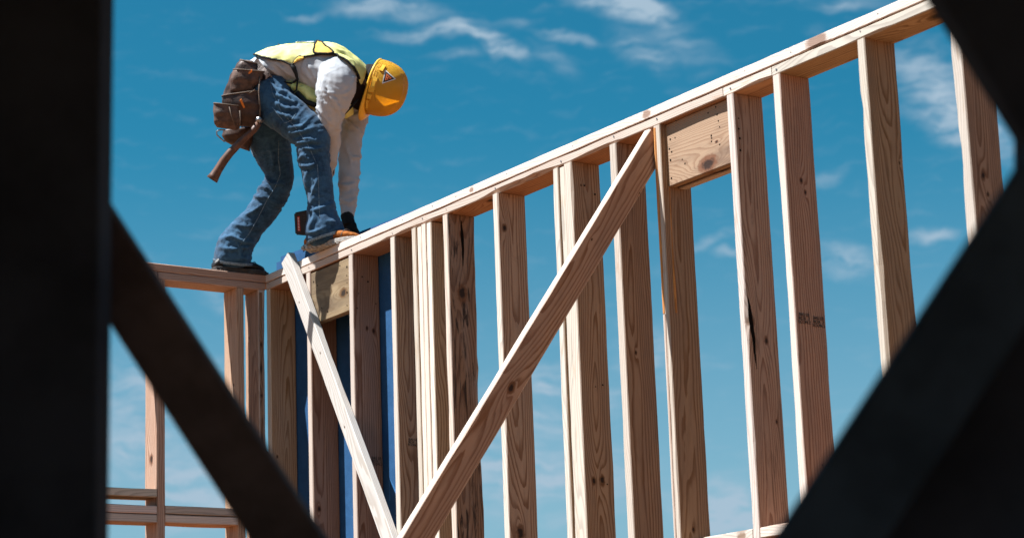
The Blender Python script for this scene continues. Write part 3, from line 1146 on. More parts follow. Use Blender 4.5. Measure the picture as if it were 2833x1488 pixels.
# legs and feet
limb(bb, [(A(760, 760), .08, .10), (A(1060, 990), .14, .078), (B(1040, 0), .2, .062), (B(1085, 350), .23, .052), (B(1140, 650), .26, .045), (B(1150, 800), .27, .04)])
limb(bb, [(A(740, 880), -.07, .10), (B(700, 150), -.11, .07), (B(745, 400), -.12, .055), (B(620, 650), -.14, .052), (B(420, 930), -.17, .045), (B(330, 1090), -.18, .04)])
tube(bb, [Vector((-.054, -.19, .055)), Vector((-.052, -.12, .045)), Vector((-.05, -.06, .035))], [.026, .024, .016], 10)
tube(bb, [Vector((.575, -.030, .060)), Vector((.64, .005, .045)), Vector((.69, .03, .035))], [.026, .022, .014], 10)
bb = fuse(bb, .006, 3)
mesh_obj('body', bb, M_SKIN, WK, True)

# ---- shirt
sb = bmesh.new()
ax1 = limb(sb, [(A(700, 520), 0, .085, .15), (A(860, 425), 0, .083, .15), (A(1100, 410), 0, .098, .16), (A(1350, 475), 0, .132, .185), (A(1530, 500), 0, .135, .20), (A(1680, 520), 0, .095, .14), (A(1790, 550), 0, .070, .09)])
ax2 = limb(sb, [(A(1560, 470), .14, .095, .085), (A(1560, 600), .20, .094, .08), (A(1535, 750), .21, .086, .075), (A(1490, 930), .20, .068), (A(1490, 1110), .17, .050), (B(1212, 60), .11, .043), (B(1172, 300), .04, .037), (B(1110, 520), -.01, .034), (B(1075, 660), -.03, .031)])
ax3 = limb(sb, [(A(1640, 640), -.15, .10, .09), (A(1745, 850), -.18, .078), (A(1745, 1050), -.165, .064), (B(1385, 0), -.13, .056), (B(1378, 200), -.09, .053), (B(1372, 400), -.05, .049), (B(1364, 600), -.01, .041), (B(1362, 715), .015, .028)])
sb = fuse(sb, .0055, 5)


def g_shirt(co, s):
    return 1.0


FOLDS_SHIRT = [[(1330, 560), (1350, 700), (1400, 860), (1450, 1000)], [(1400, 560), (1430, 720), (1480, 860)], [(1340, 860), (1420, 960), (1500, 1050)],
               [(1250, 400), (1330, 560)], [(1200, 440), (1300, 600)], [(740, 400), (870, 470), (1000, 560), (1100, 590)], [(860, 360), (980, 450), (1110, 540)],
               [(1620, 1000), (1750, 960), (1900, 900)], [(1640, 960), (1720, 1060), (1850, 1160)], [(1560, 820), (1600, 960), (1560, 1080)], [(1460, 640), (1530, 800), (1560, 900)],
               'B', [(1340, 120), (1400, 180), (1475, 185)], [(1320, 40), (1370, 160), (1390, 240)], [(1300, 420), (1350, 440), (1440, 400)], [(1310, 560), (1380, 580), (1430, 550)]]
FOLDS_JEANS = [[(1040, 1150), (1180, 1130), (1300, 1090)], [(1040, 1090), (1200, 1070)], [(860, 800), (1000, 880), (1120, 880)], [(850, 700), (960, 760), (1100, 820)],
               [(840, 620), (930, 690), (1030, 700)], [(1080, 1230), (1250, 1210), (1370, 1250)], [(900, 930), (1010, 960), (1120, 1010)], [(1000, 700), (1100, 770), (1180, 830)],
               'B', [(890, 50), (1000, 40), (1110, 20)], [(915, 210), (960, 160), (1000, 190)], [(1000, 300), (980, 380), (1000, 450)], [(1100, 350), (1060, 460), (1030, 560)],
               [(1000, 660), (1100, 640), (1240, 590)], [(1060, 650), (1060, 720), (1000, 830)], [(1000, 850), (1080, 840), (1160, 800)], [(560, 450), (620, 440), (680, 490)],
               [(520, 520), (620, 540)], [(430, 700), (520, 660), (600, 600)], [(330, 770), (430, 790), (520, 800)], [(230, 900), (330, 880), (430, 930), (520, 940)],
               [(220, 980), (330, 1000), (500, 970)], [(380, 940), (400, 1000), (400, 1080)], [(640, 380), (700, 420), (780, 410)], [(960, 90), (1060, 110), (1150, 90)],
               [(930, 250), (1010, 260), (1090, 230)], [(660, 80), (700, 180), (690, 280)]]


def proj(co):
    d = CM.transposed() @ (co - CAM)
    return (1416.5 + F_PX * d.x / -d.z, 744 - F_PX * d.y / -d.z)


def fold(bm, lines, amp, width):
    """single creases that stand proud of the cloth"""
    segs = []
    fn = A
    for ln in lines:
        if ln == 'B':
            fn = B
            continue
        q = [fn(*p_) for p_ in ln]
        m = len(q) - 1
        for i in range(m):
            segs.append((q[i], q[i + 1], i / m, (i + 1) / m))
    bm.normal_update()
    mv = []
    for v in bm.verts:
        if v.normal.dot(IV) > .15:
            continue
        x, y = proj(v.co)
        tot = 0.0
        for (a_, c_, ta, tb_) in segs:
            if abs(x - a_[0]) > 80 or abs(y - a_[1]) > 80:
                continue
            dx, dy = c_[0] - a_[0], c_[1] - a_[1]
            u = ((x - a_[0]) * dx + (y - a_[1]) * dy) / (dx * dx + dy * dy)
            u = max(0.0, min(1.0, u))
            d = math.hypot(x - a_[0] - dx * u, y - a_[1] - dy * u)
            if d > width * 3.5:
                continue
            t_ = ta + (tb_ - ta) * u
            k_ = math.sin(math.pi * (.12 + .76 * t_))
            h = math.exp(-(d / width) ** 1.5) - .45 * math.exp(-((d - width * 1.9) / width) ** 2)
            if abs(h * k_) > abs(tot):
                tot = h * k_
        if tot:
            mv.append((v, v.normal * (tot * amp)))
    for v, d in mv:
        v.co += d


shirt_copy = sb.copy()
fold(sb, FOLDS_SHIRT, .0085, 6.5)
wrinkle(sb, .0058, [ax1, ax2, ax3], 4.2, 9, .45)
SHIRT = mesh_obj('shirt', sb, M_SHIRT, WK, True)
SHIRT['label'] = 'loose pale grey long-sleeved shirt'

# ---- jeans
jb = bmesh.new()
bx = limb(jb, [(A(800, 560), 0, .085, .15), (A(700, 720), 0, .12, .165), (A(700, 860), 0, .12, .16)])
jx1 = limb(jb, [(A(780, 730), .09, .12, .10), (A(930, 870), .13, .105, .095), (A(1080, 1000), .16, .095, .09), (B(1040, 0), .20, .086), (B(1052, 150), .215, .077), (B(1085, 350), .235, .070), (B(1118, 530), .25, .065), (B(1128, 680), .26, .072), (B(1143, 790), .27, .089), (B(1166, 872), .275, .095)], sub=4)
jx2 = limb(jb, [(A(720, 860), -.07, .125, .10), (B(655, 0), -.09, .106, .10), (B(697, 150), -.11, .090, .085), (B(748, 300), -.12, .070), (B(742, 410), -.125, .068), (B(690, 510), -.135, .075), (B(600, 660), -.15, .073), (B(480, 800), -.165, .074), (B(378, 930), -.175, .088), (B(340, 1030), -.18, .093), (B(338, 1088), -.18, .093)], sub=4)
jb = fuse(jb, .0050, 4)
hem = P(B(1165, 890), .28)


def g_jeans(co, s):
    k_ = .75
    for c_, r_ in ((P(B(1040, 60), .2), .14), (P(B(700, 480), -.12), .14), (P(B(400, 930), -.17), .16), (P(B(1150, 760), .26), .16), (P(A(900, 800), .15), .14)):
        d_ = (co - c_).length
        if d_ < r_:
            k_ += .9 * (1 - d_ / r_)
    return k_


wrinkle(jb, .0052, [jx1, jx2, bx], 8.1, 13, .30, g_jeans)
fold(jb, FOLDS_JEANS, .0098, 6.4)
JEANS = mesh_obj('jeans', jb, M_DENIM, WK, True)

JB = BVHTree.FromPolygons([v.co.copy() for v in JEANS.data.vertices], [tuple(p.vertices) for p in JEANS.data.polygons])


def surf_line(name, bvh_, pts, rad_, mat, parent, n=6, lift=.0006):
    """a stitched line laid on the cloth where it is seen"""
    path = []
    for a_, c_ in zip(pts, pts[1:]):
        for i in range(n):
            u = i / n
            path.append((a_[0] + (c_[0] - a_[0]) * u, a_[1] + (c_[1] - a_[1]) * u))
    path.append(pts[-1])
    out = []
    for q in path:
        d_ = (P(q) - CAM).normalized()
        hit = bvh_.ray_cast(CAM, d_)
        if hit[0] is None or (out and (out[-1] - hit[0]).length > .035):
            if len(out) > 2:
                break
            out = []
            continue
        out.append(hit[0] - d_ * lift)
    if len(out) > 2:
        bm_ = bmesh.new()
        tube(bm_, out, rad_, 5)
        o_ = mesh_obj(name, bm_, mat, parent, True)
        o_['kind'] = 'stuff'


surf_line('seam', JB, [B(745, 30), B(742, 200), B(760, 330), B(715, 440), B(640, 560), B(560, 720), B(480, 860), B(400, 960)], .0016, M_DENIM_SEAM, JEANS)
surf_line('seam', JB, [A(820, 560), A(850, 700), A(940, 900), A(1100, 1080), B(1000, 60), B(1090, 250), B(1100, 420), B(1105, 600), B(1110, 720)], .0013, M_DENIM_SEAM, JEANS)
surf_line('seam', JB, [A(845, 860), A(990, 1040), A(1060, 1010), A(1110, 930)], .0016, M_DENIM_SEAM, JEANS)
surf_line('seam', JB, [B(470, 20), B(500, 90), B(545, 160)], .0016, M_DENIM_SEAM, JEANS)

# hem bands, a little lighter
for (c, t, r1, r2, tilt) in ((P(B(1168, 884), .275), (P(B(1166, 872), .275) - P(B(1140, 790), .27)), .099, .092, .0), (P(B(338, 1096), -.18), (P(B(338, 1100), -.18) - P(B(350, 1000), -.175)), .098, .092, 0.0)):
    t = t.normalized()
    nn = t.cross(IV).normalized()
    d2 = nn.cross(t).normalized()
    hb = bmesh.new()
    N_ = 36
    ra, rb_ = [], []
    for i in range(N_):
        a_ = 2 * math.pi * i / N_
        w = 1 + .05 * noise.noise(Vector((math.cos(a_) * 2, math.sin(a_) * 2, r1 * 50)))
        base = c + nn * (math.cos(a_) * r1 * w) + d2 * (math.sin(a_) * r2 * w) - IU * 0 + t * (math.cos(a_) * r1 * tilt * -1)
        ra.append(base)
        rb_.append(base + t * .014 + (base - c).normalized() * .001)
    va = [hb.verts.new(v) for v in ra]
    vb = [hb.verts.new(v) for v in rb_]
    vc = [hb.verts.new(v - (v - c).normalized() * .006) for v in rb_]
    vd = [hb.verts.new(v - (v - c).normalized() * .006) for v in ra]
    for i in range(N_):
        j = (i + 1) % N_
        hb.faces.new((va[i], va[j], vb[j], vb[i]))
        hb.faces.new((vb[i], vb[j], vc[j], vc[i]))
        hb.faces.new((vc[i], vc[j], vd[j], vd[i]))
    bmesh.ops.recalc_face_normals(hb, faces=hb.faces)
    mesh_obj('hem', hb, M_DENIM_SEAM, JEANS, True)


# ---- vest cut from the shirt's own surface, worn over it
def proj(co):
    d = CM.transposed() @ (co - CAM)
    return (1416.5 + F_PX * d.x / -d.z, 744 - F_PX * d.y / -d.z)


def inside(pt, poly):
    x, y = pt
    c = False
    j = len(poly) - 1
    for i in range(len(poly)):
        xi, yi = poly[i]
        xj, yj = poly[j]
        if (yi > y) != (yj > y) and x < (xj - xi) * (y - yi) / (yj - yi) + xi:
            c = not c
        j = i
    return c


def shell(name, src, poly, off, mat, parent, trim=None, keep=None):
    b2 = src.copy()
    b2.normal_update()
    pol = [A(*q) for q in poly]
    bmesh.ops.subdivide_edges(b2, edges=[e for e in b2.edges if inside(proj(e.verts[0].co), [A(q[0], q[1]) for q in poly])][:0], cuts=1)
    dead = [f for f in b2.faces if not inside(proj(f.calc_center_median()), pol) or (keep and not keep(f))]
    bmesh.ops.delete(b2, geom=dead, context='FACES')
    # drop small islands, then settle the cut edge
    for _ in range(5):
        bnd = [v for v in b2.verts if v.is_boundary]
        new = {}
        for v in bnd:
            nb = [e.other_vert(v).co for e in v.link_edges if e.is_boundary]
            if len(nb) == 2:
                new[v] = v.co * .4 + (nb[0] + nb[1]) * .3
        for v, c_ in new.items():
            v.co = c_
    b2.normal_update()
    for v in b2.verts:
        n_ = noise.noise(v.co * 13 + Vector((off * 900, 0, 0)))
        v.co += v.normal * (off + .004 * n_ + .0035 * (ridge(v.co * 19) - .5))
    if trim:
        tb = bmesh.new()
        for e in [e for e in b2.edges if e.is_boundary]:
            a_, c_ = e.verts[0].co.copy(), e.verts[1].co.copy()
            if (a_ - c_).length > 1e-5:
                ex = (c_ - a_) * .35
                tube(tb, [a_ - ex, c_ + ex], .0048, 6)
    lo_ = [min(v.co[i] for v in b2.verts) - .012 for i in range(3)]
    hi_ = [max(v.co[i] for v in b2.verts) + .012 for i in range(3)]
    bmesh.ops.solidify(b2, geom=list(b2.faces), thickness=.003)
    bad = [v for v in b2.verts if any(v.co[i] < lo_[i] or v.co[i] > hi_[i] for i in range(3))]
    bmesh.ops.delete(b2, geom=bad, context='VERTS')
    o = mesh_obj(name, b2, mat, parent, True)
    if name != 'vest':
        o['kind'] = 'stuff'
    if trim:
        mesh_obj('trim', tb, trim, o, True)['kind'] = 'stuff'
    return o


VEST_POLY = [(560, 100), (598, 262), (640, 300), (700, 318), (790, 338), (900, 352), (960, 362), (1030, 385), (1085, 398), (1105, 352), (1150, 320), (1215, 328),
             (1300, 312), (1380, 298), (1470, 292), (1560, 308), (1640, 350), (1715, 425), (1770, 500), (1790, 590), (1860, 640), (2000, 420), (1850, 300), (1640, 60), (1300, 60)]
VEST = shell('vest', shirt_copy, VEST_POLY, .012, M_VEST, WK, M_TRIM)
VEST['label'] = 'pale neon yellow safety vest back panel'
shell('lining', shirt_copy, [(1310, 300), (1318, 215), (1345, 180), (1400, 195), (1450, 240), (1530, 300), (1420, 305)], .022, M_LINING, VEST, M_TRIM)
shell('lining', shirt_copy, [(1092, 392), (1110, 350), (1150, 322), (1215, 330), (1190, 350), (1130, 370)], .016, M_LINING, VEST, None)
shell('reflective_tape', shirt_copy, [(640, 262), (760, 222), (900, 200), (1040, 190), (1200, 186), (1310, 188), (1310, 90), (640, 90)], .0185, M_SILVER, VEST, None)
sp = bmesh.new()
for (x, y) in ((925, 190), (1040, 182), (1130, 180), (1205, 172)):
    tube(sp, [P(A(x - 7, y - 16), .015), P(A(x + 2, y + 4), .045), P(A(x + 6, y + 20), .075)], [.005, .006, .003], 6)
mesh_obj('spine_stitches', sp, M_TRIM, VEST)['kind'] = 'stuff'
# strap down the side and hanging front
st_ = bmesh.new()
tube(st_, [P(A(1040, 378), .16), P(A(1085, 430), .175), P(A(1112, 500), .17), P(A(1125, 560), .15), P(A(1070, 600), .13), P(A(960, 585), .14)], [.006, .012, .008, .007, .006, .004], 8)
mesh_obj('strap', st_, M_TRIM, VEST, True)
vf = bmesh.new()
vx = limb(vf, [(A(1010, 610), 0, .018, .12), (A(1140, 670), 0, .045, .15), (A(1280, 760), 0, .060, .16), (A(1450, 830), 0, .060, .16), (A(1620, 900), 0, .040, .12), (A(1700, 890), 0, .030, .09)])
vf = fuse(vf, .0065, 3)
wrinkle(vf, .008, [vx], 2.2, 16, .5)
VF = mesh_obj('vest_front', vf, M_VEST, WK, True)
VF['label'] = 'vest front hanging in shade under the chest'
tb = bmesh.new()
tube(tb, [P(A(1120, 700), .155), P(A(1210, 800), .17), P(A(1330, 845), .17)], .012, 8)
tube(tb, [P(A(1620, 960), .13), P(A(1700, 880), .13), P(A(1790, 780), .10)], .006, 8)
tube(tb, [P(A(1130, 545), .15), P(A(1115, 680), .16), P(A(1070, 705), .16), P(A(1040, 640), .16)], .0045, 8)
mesh_obj('trim', tb, M_TRIM, VF, True)['kind'] = 'stuff'
# dark neck scarf and collar
cb = bmesh.new()
limb(cb, [(A(1690, 610), 0, .10, .11), (A(1780, 650), 0, .085, .085), (A(1860, 660), 0, .070, .075)])
limb(cb, [(A(1770, 760), 0, .05, .07), (A(1840, 860), 0, .03, .05)])
cb = fuse(cb, .007, 3)
wrinkle(cb, .004, [[(P(A(1690, 560)), 0), (P(A(1870, 640)), 0)]], 6, 22, .5)
o = mesh_obj('neck_cloth', cb, simple_mat('dark_cloth', (.022, .016, .016), .85, .1, .2, 30), WK, True)

# hair under the hat
hb = bmesh.new()
ellipsoid(hb, HD - CF * .008, (CF, CS, CU), (.101, .079, .100), 20)
ellipsoid(hb, HD - CF * .04 - CU * .03, (CF, CS, CU), (.062, .068, .06), 16)
mesh_obj('hair', hb, M_HAIR, WK, True)


# ---- hard hat
def hat_point(u, v, off=0.0):
    """u: angle round the head (0 = front), v: 0 rim .. 1 crown"""
    a_, b2, h_ = .136, .112, .158
    ph_ = v * math.pi / 2
    rr = math.cos(ph_) ** .78
    hh = math.sin(ph_) ** .92
    x = math.cos(u) * rr
    y = math.sin(u) * rr
    # centre ridge and two side ribs
    yy = y * b2
    crest = .0055 * math.exp(-(yy / .016) ** 4) * min(1, hh * 1.6) + .0025 * math.exp(-((abs(yy) - .043) / .006) ** 2) * min(1, hh * 2)
    n_ = Vector((x / a_, yy / b2 / b2, hh / h_ * .9)).normalized()
    loc = Vector((x * a_, yy, hh * h_)) + n_ * (crest + off)
    return HC + CF * loc.x + CS * loc.y + CU * (loc.z - .004)


hm = bmesh.new()
NU, NV = 96, 30
rows = []
for j in range(NV):
    v = j / NV
    rows.append([hm.verts.new(hat_point(2 * math.pi * i / NU, v)) for i in range(NU)])
top = hm.verts.new(hat_point(0, 1))
for a_, b2 in zip(rows, rows[1:]):
    for i in range(NU):
        hm.faces.new((a_[i], a_[(i + 1) % NU], b2[(i + 1) % NU], b2[i]))
for i in range(NU):
    hm.faces.new((rows[-1][i], rows[-1][(i + 1) % NU], top))
bmesh.ops.solidify(hm, geom=list(hm.faces), thickness=.003)
HAT = mesh_obj('hard_hat', hm, M_HELMET, WK, True)
# brim: narrow lip round the rim, peak over the forehead
bm = bmesh.new()
prev = None
ringlist = []
for i in range(NU):
    u = 2 * math.pi * i / NU
    base = hat_point(u, 0)
    outv = (CF * math.cos(u) + CS * math.sin(u) * 1.1).normalized()
    pk = max(0, math.cos(u)) ** 2.2
    w = .0035 + .036 * pk
    drop = -CU * (.004 + .020 * pk)
    sec = [base - outv * .003 + CU * .003, base + outv * (w * .5) + drop * .35 + CU * .003, base + outv * w + drop, base + outv * (w - .002) + drop - CU * .004,
           base + outv * (w * .5) + drop * .35 - CU * .002, base - outv * .003 - CU * .003]
    ringlist.append([bm.verts.new(q) for q in sec])
for i in range(NU):
    a_, b2 = ringlist[i], ringlist[(i + 1) % NU]
    for q in range(6):
        bm.faces.new((a_[q], a_[(q + 1) % 6], b2[(q + 1) % 6], b2[q]))
bmesh.ops.recalc_face_normals(bm, faces=bm.faces)
mesh_obj('brim', bm, M_HELMET, HAT, True)

# accessory slots on the side of the shell
SG = 1 if (hat_point(math.pi / 2, .3) - HC).dot(IV) < 0 else -1


def hat_patch(pts_uv, off0, off1):
    bm = bmesh.new()
    lo = [bm.verts.new(hat_point(u, v, off0)) for u, v in pts_uv]
    hi = [bm.verts.new(hat_point(u, v, off1)) for u, v in pts_uv]
    n = len(pts_uv)
    bm.faces.new(hi)
    for i in range(n):
        bm.faces.new((lo[i], lo[(i + 1) % n], hi[(i + 1) % n], hi[i]))
    bmesh.ops.recalc_face_normals(bm, faces=bm.faces)
    return bm


def uvbox(u0, u1, v0, v1):
    us = [u0 + (u1 - u0) * i / 5 for i in range(6)]
    return [(SG * u, v0) for u in us] + [(SG * u, v1) for u in reversed(us)]


for (u0, u1, v0, v1) in ((1.30, 1.85, .03, .13), (1.42, 1.72, .045, .115), (2.15, 2.45, .10, .17), (1.05, 1.22, .03, .10), (.62, .98, .02, .06)):
    mesh_obj('slot', hat_patch(uvbox(u0, u1, v0, v1), -.002, .004 if v1 - v0 > .09 else .0065), M_HELMET, HAT)

HB_ = BVHTree.FromPolygons([v.co.copy() for v in HAT.data.vertices], [tuple(p.vertices) for p in HAT.data.polygons])
M_GROOVE_SHADE = simple_mat('groove_shade', (.50, .25, .02), .6, .2, .05)  # darker orange lines paint the shade in the shell's grooves
for ln in ([A(1940, 640), A(1975, 462), A(2004, 470), A(1985, 560), A(1972, 640), A(1940, 640)], [A(1992, 400), A(2030, 368), A(2062, 385), A(2030, 425), A(1992, 420)],
           [A(1948, 690), A(1985, 680), A(1975, 740), A(1985, 800)]):
    surf_line('groove_shade_line', HB_, ln, .0013, M_GROOVE_SHADE, HAT, lift=.0002)
# triangular sticker laid on the shell
hatme = HAT.data
bvh = BVHTree.FromPolygons([v.co.copy() for v in hatme.vertices], [tuple(p.vertices) for p in hatme.polygons])


def on_hat(sp, off):
    o_ = CAM
    d_ = (P(sp) - CAM).normalized()
    hit, nrm, idx, dist = bvh.ray_cast(o_ - HAT.location * 0, d_)
    if hit is None:
        return P(sp, .12)
    if nrm.dot(d_) > 0:
        nrm = -nrm
    return hit + nrm * off


TRI = [(2092, 452), (2210, 556), (2056, 608)]
cx_, cy_ = sum(p[0] for p in TRI) / 3, sum(p[1] for p in TRI) / 3


def sticker(name, scale, off, mat, parent):
    bm = bmesh.new()
    c3 = [(cx_ + (x - cx_) * scale, cy_ + (y - cy_) * scale) for x, y in TRI]
    n = 5
    vs = {}
    for i in range(n + 1):
        for j in range(n + 1 - i):
            a_, b2 = i / n, j / n
            x = c3[0][0] * (1 - a_ - b2) + c3[1][0] * a_ + c3[2][0] * b2
            y = c3[0][1] * (1 - a_ - b2) + c3[1][1] * a_ + c3[2][1] * b2
            vs[i, j] = bm.verts.new(on_hat(A(x, y), off))
    for i in range(n):
        for j in range(n - i):
            bm.faces.new((vs[i, j], vs[i + 1, j], vs[i, j + 1]))
            if i + j < n - 1:
                bm.faces.new((vs[i + 1, j], vs[i + 1, j + 1], vs[i, j + 1]))
    return mesh_obj(name, bm, mat, parent)


sticker('sticker', 1.0, .0012, M_WHITE, HAT)
sticker('sticker_border', .80, .0018, M_TRIM, HAT)
sticker('sticker_face', .50, .0024, M_STICK_O, HAT)
bm = bmesh.new()
for (x, y, r) in ((2118, 530, .0032), (2128, 552, .0032), (2108, 556, .0026), (2138, 540, .0022)):
    c = on_hat(A(x, y), .0030)
    n_ = (CAM - c).normalized()
    vs = [bm.verts.new(c + IR * math.cos(t) * r + IU * math.sin(t) * r * 1.5) for t in (0, 1.1, 2.2, 3.3, 4.4, 5.4)]
    bm.faces.new(vs)
mesh_obj('sticker_figure', bm, M_TRIM, HAT)['kind'] = 'stuff'

# ---- left glove and right glove
for nm, w_, d_, n_, cu in (('glove', P(B(1360, 725), .02), P(B(1385, 835), .05) - P(B(1360, 735), .02), IR * .6 - IU * .5 + IV * .3, .8),
                           ('glove', P(B(1062, 690), -.035), P(B(1010, 770), -.05) - P(B(1060, 690), -.035), IR - IV * .4, 1.5)):
    gb = bmesh.new()
    hand(gb, w_, d_, n_, .092, .0115, cu)
    d_ = d_.normalized()
    tube(gb, [w_ - d_ * .022, w_ + d_ * .01, w_ + d_ * .04], [.033, .031, .030], 16)
    gb = fuse(gb, .004, 2)
    mesh_obj(nm, gb, M_GLOVE, WK, True)


# ---- boots
def boot(heel, toe, upper_m, toe_m, lab):
    f = (toe - heel)
    L_ = f.length
    f.normalize()
    s = Vector((f.y, -f.x, 0)).normalized()
    bt = bmesh.new()
    # upper: sections along the foot  (x, half width, height, base z)
    secs = [(0.0, .022, .045), (.02, .034, .070), (.06, .038, .10), (.12, .040, .100), (.16, .043, .082), (.20, .048, .068), (.245, .048, .058), (.28, .041, .046), (.298, .027, .034), (.308, .012, .024)]
    prev = None
    kx = L_ / .31
    for (x, w, h) in secs:
        ring = []
        for i in range(16):
            a_ = 2 * math.pi * i / 16
            yy = math.copysign(abs(math.cos(a_)) ** .8, math.cos(a_)) * w
            zz = .022 + (h - .022) * (.5 + .5 * math.copysign(abs(math.sin(a_)) ** .8, math.sin(a_)))
            ring.append(bt.verts.new(heel + f * (x * kx) + s * yy + UP * zz))
        if prev:
            for q in range(16):
                bt.faces.new((prev[q], prev[(q + 1) % 16], ring[(q + 1) % 16], ring[q]))
        else:
            bt.faces.new(list(reversed(ring)))
        prev = ring
    bt.faces.new(prev)
    tube(bt, [heel + f * .09 + UP * .06, heel + f * .10 + UP * .11, heel + f * .11 + UP * .15], [.036, .034, .032], 16)
    bt = fuse(bt, .005, 3)
    bt.normal_update()
    for v in bt.verts:
        v.co += v.normal * .0015 * ridge(v.co * 40)
    o = mesh_obj('boot', bt, upper_m, WK, True)
    o['label'] = lab
    # toe cap seam
    tb2 = bmesh.new()
    for xs_, hh, ww in ((.225, .069, .0515), (.17, .090, .0465)):
        pts = []
        for i in range(11):
            a_ = math.pi * i / 10
            pts.append(heel + f * (xs_ * kx + .012 * math.sin(a_)) + s * math.cos(a_) * ww + UP * (.026 + (hh - .026) * math.sin(a_) ** .8))
        tube(tb2, pts, .0022, 6)
    mesh_obj('seam', tb2, M_STITCH if toe_m == 'tan' else M_BOOTK, o, True)['kind'] = 'stuff'
    # lugged sole
    so = bmesh.new()
    outl = [(-.004, .0, .022), (.0, .03, 0), (.05, .042, 0), (.10, .040, 0), (.15, .042, 0), (.20, .052, 0), (.25, .054, 0), (.29, .044, 0), (.312, .022, 0), (.318, 0, 0)]
    pts = [(x, w) for x, w, _ in outl] + [(x, -w) for x, w, _ in reversed(outl[1:-1])]
    lo = [so.verts.new(heel + f * (x * kx) + s * w * 1.04 + UP * .001) for x, w in pts]
    hi = [so.verts.new(heel + f * (x * kx) + s * w * 1.04 + UP * .023) for x, w in pts]
    n = len(pts)
    so.faces.new(hi)
    so.faces.new(list(reversed(lo)))
    for i in range(n):
        so.faces.new((lo[i], lo[(i + 1) % n], hi[(i + 1) % n], hi[i]))
    bmesh.ops.recalc_face_normals(so, faces=so.faces)
    bmesh.ops.bevel(so, geom=list(so.edges), offset=.003, segments=1, affect='EDGES')
    sole_m = M_SOLE if toe_m == 'tan' else M_SOLED
    mesh_obj('sole', so, sole_m, o)
    lg = bmesh.new()
    for i in range(14):
        if .10 < i * .0225 < .125:
            continue
        for sd in (1, -1):
            c = heel + f * ((.008 + i * .0222) * kx) + s * sd * (.032 if i < 8 else .040) + UP * .004
            res = bmesh.ops.create_cube(lg, size=1)
            for v in res['verts']:
                q = v.co.copy()
                v.co = c + f * q.x * .013 + s * q.y * .026 + UP * q.z * .014
    mesh_obj('sole_lugs', lg, sole_m, o)['kind'] = 'stuff'
    return o


boot(Vector((-.056, -.258, .002)), Vector((-.046, .022, .002)), M_BOOTK, 'black', 'black work boot on the left wall plate')
boot(Vector((.520, -.062, .002)), Vector((.785, .088, .002)), M_BOOTB, 'tan', 'tan leather work boot overhanging the plate edge')

# ---- tool belt
TB = thing('tool_belt_temp', Vector((0, 0, 0)), 'x', 'x')
bpy.data.objects.remove(TB)
bm = bmesh.new()
c0 = P(A(790, 520), 0)
axv = (P(A(1000, 400), 0) - P(A(700, 640), 0)).normalized()
nn = axv.cross(IV).normalized()
d2 = nn.cross(axv).normalized()
N_ = 40
rr_ = []
for k_ in (-.022, .022):
    rr_.append([c0 + axv * k_ + nn * math.cos(2 * math.pi * i / N_) * .100 + d2 * math.sin(2 * math.pi * i / N_) * .170 for i in range(N_)])
va = [bm.verts.new(v) for v in rr_[0]]
vb = [bm.verts.new(v) for v in rr_[1]]
for i in range(N_):
    bm.faces.new((va[i], va[(i + 1) % N_], vb[(i + 1) % N_], vb[i]))
bmesh.ops.solidify(bm, geom=list(bm.faces), thickness=.006)
BELT = mesh_obj('tool_belt', bm, M_LEATHER, WK, True)
BELT['label'] = 'brown leather tool belt with sagging pouches at the hip'


def pouch(name, left, right, t0, t1, mat, parent, rim=True, open_=.8, wr=.004, seed=1):
    """soft bag between two outlines (photo points, top to bottom); t0 back face, t1 front bulge"""
    n = len(left)
    bm = bmesh.new()
    rows_ = []
    M_ = 20
    rims = []
    for j in range(n):
        l_, r_ = P(left[j], (t0 + t1) / 2), P(right[j], (t0 + t1) / 2)
        c = (l_ + r_) / 2
        hw = (r_ - l_) / 2
        k_ = math.sin(math.pi * min(.95, (.28 + .62 * j / (n - 1))))
        dep = (t1 - t0) / 2 * (open_ if j == 0 else k_)
        row = []
        for i in range(M_):
            a_ = 2 * math.pi * i / M_
            ca, sa = math.cos(a_), math.sin(a_)
            q = c + hw * math.copysign(abs(ca) ** .6, ca) - IV * math.copysign(abs(sa) ** .7, sa) * dep
            row.append(q)
        rows_.append(row)
    fine = []
    for j in range(n - 1):
        for s_ in range(5):
            u = s_ / 5
            fine.append([rows_[j][i].lerp(rows_[j + 1][i], u) for i in range(M_)])
    fine.append(rows_[-1])
    vs = []
    for j, row in enumerate(fine):
        vr = []
        for i, q in enumerate(row):
            cen = sum(row, Vector()) / M_
            o_ = (q - cen).normalized()
            h = (ridge(q * 16 + Vector((seed, 0, 0))) - .5) * wr * 1.4 + noise.noise(q * 30 + Vector((0, seed, 0))) * wr * .7
            vr.append(bm.verts.new(q + o_ * h))
        vs.append(vr)
    for a_, b2 in zip(vs, vs[1:]):
        for i in range(M_):
            bm.faces.new((a_[i], a_[(i + 1) % M_], b2[(i + 1) % M_], b2[i]))
    bm.faces.new(vs[-1])
    if not rim:
        bm.faces.new(list(reversed(vs[0])))
    bmesh.ops.recalc_face_normals(bm, faces=bm.faces)
    rimpts = [v.co.copy() for v in vs[0]]
    if rim:
        bmesh.ops.solidify(bm, geom=list(bm.faces), thickness=.004)
    o = mesh_obj(name, bm, mat, parent, True)
    if rim:
        rb2 = bmesh.new()
        tube(rb2, rimpts + [rimpts[0], rimpts[1]], .0038, 6, False)
        # rims ride with their pouch as the same leather edge
        me = bpy.data.meshes.new('pouch_rim')
        rb2.to_mesh(me)
        rb2.free()
        me.materials.append(M_STITCH)
        me.polygons.foreach_set('use_smooth', [True] * len(me.polygons))
        e = bpy.data.objects.new('pouch_rim', me)
        link(e, BELT)
    return o


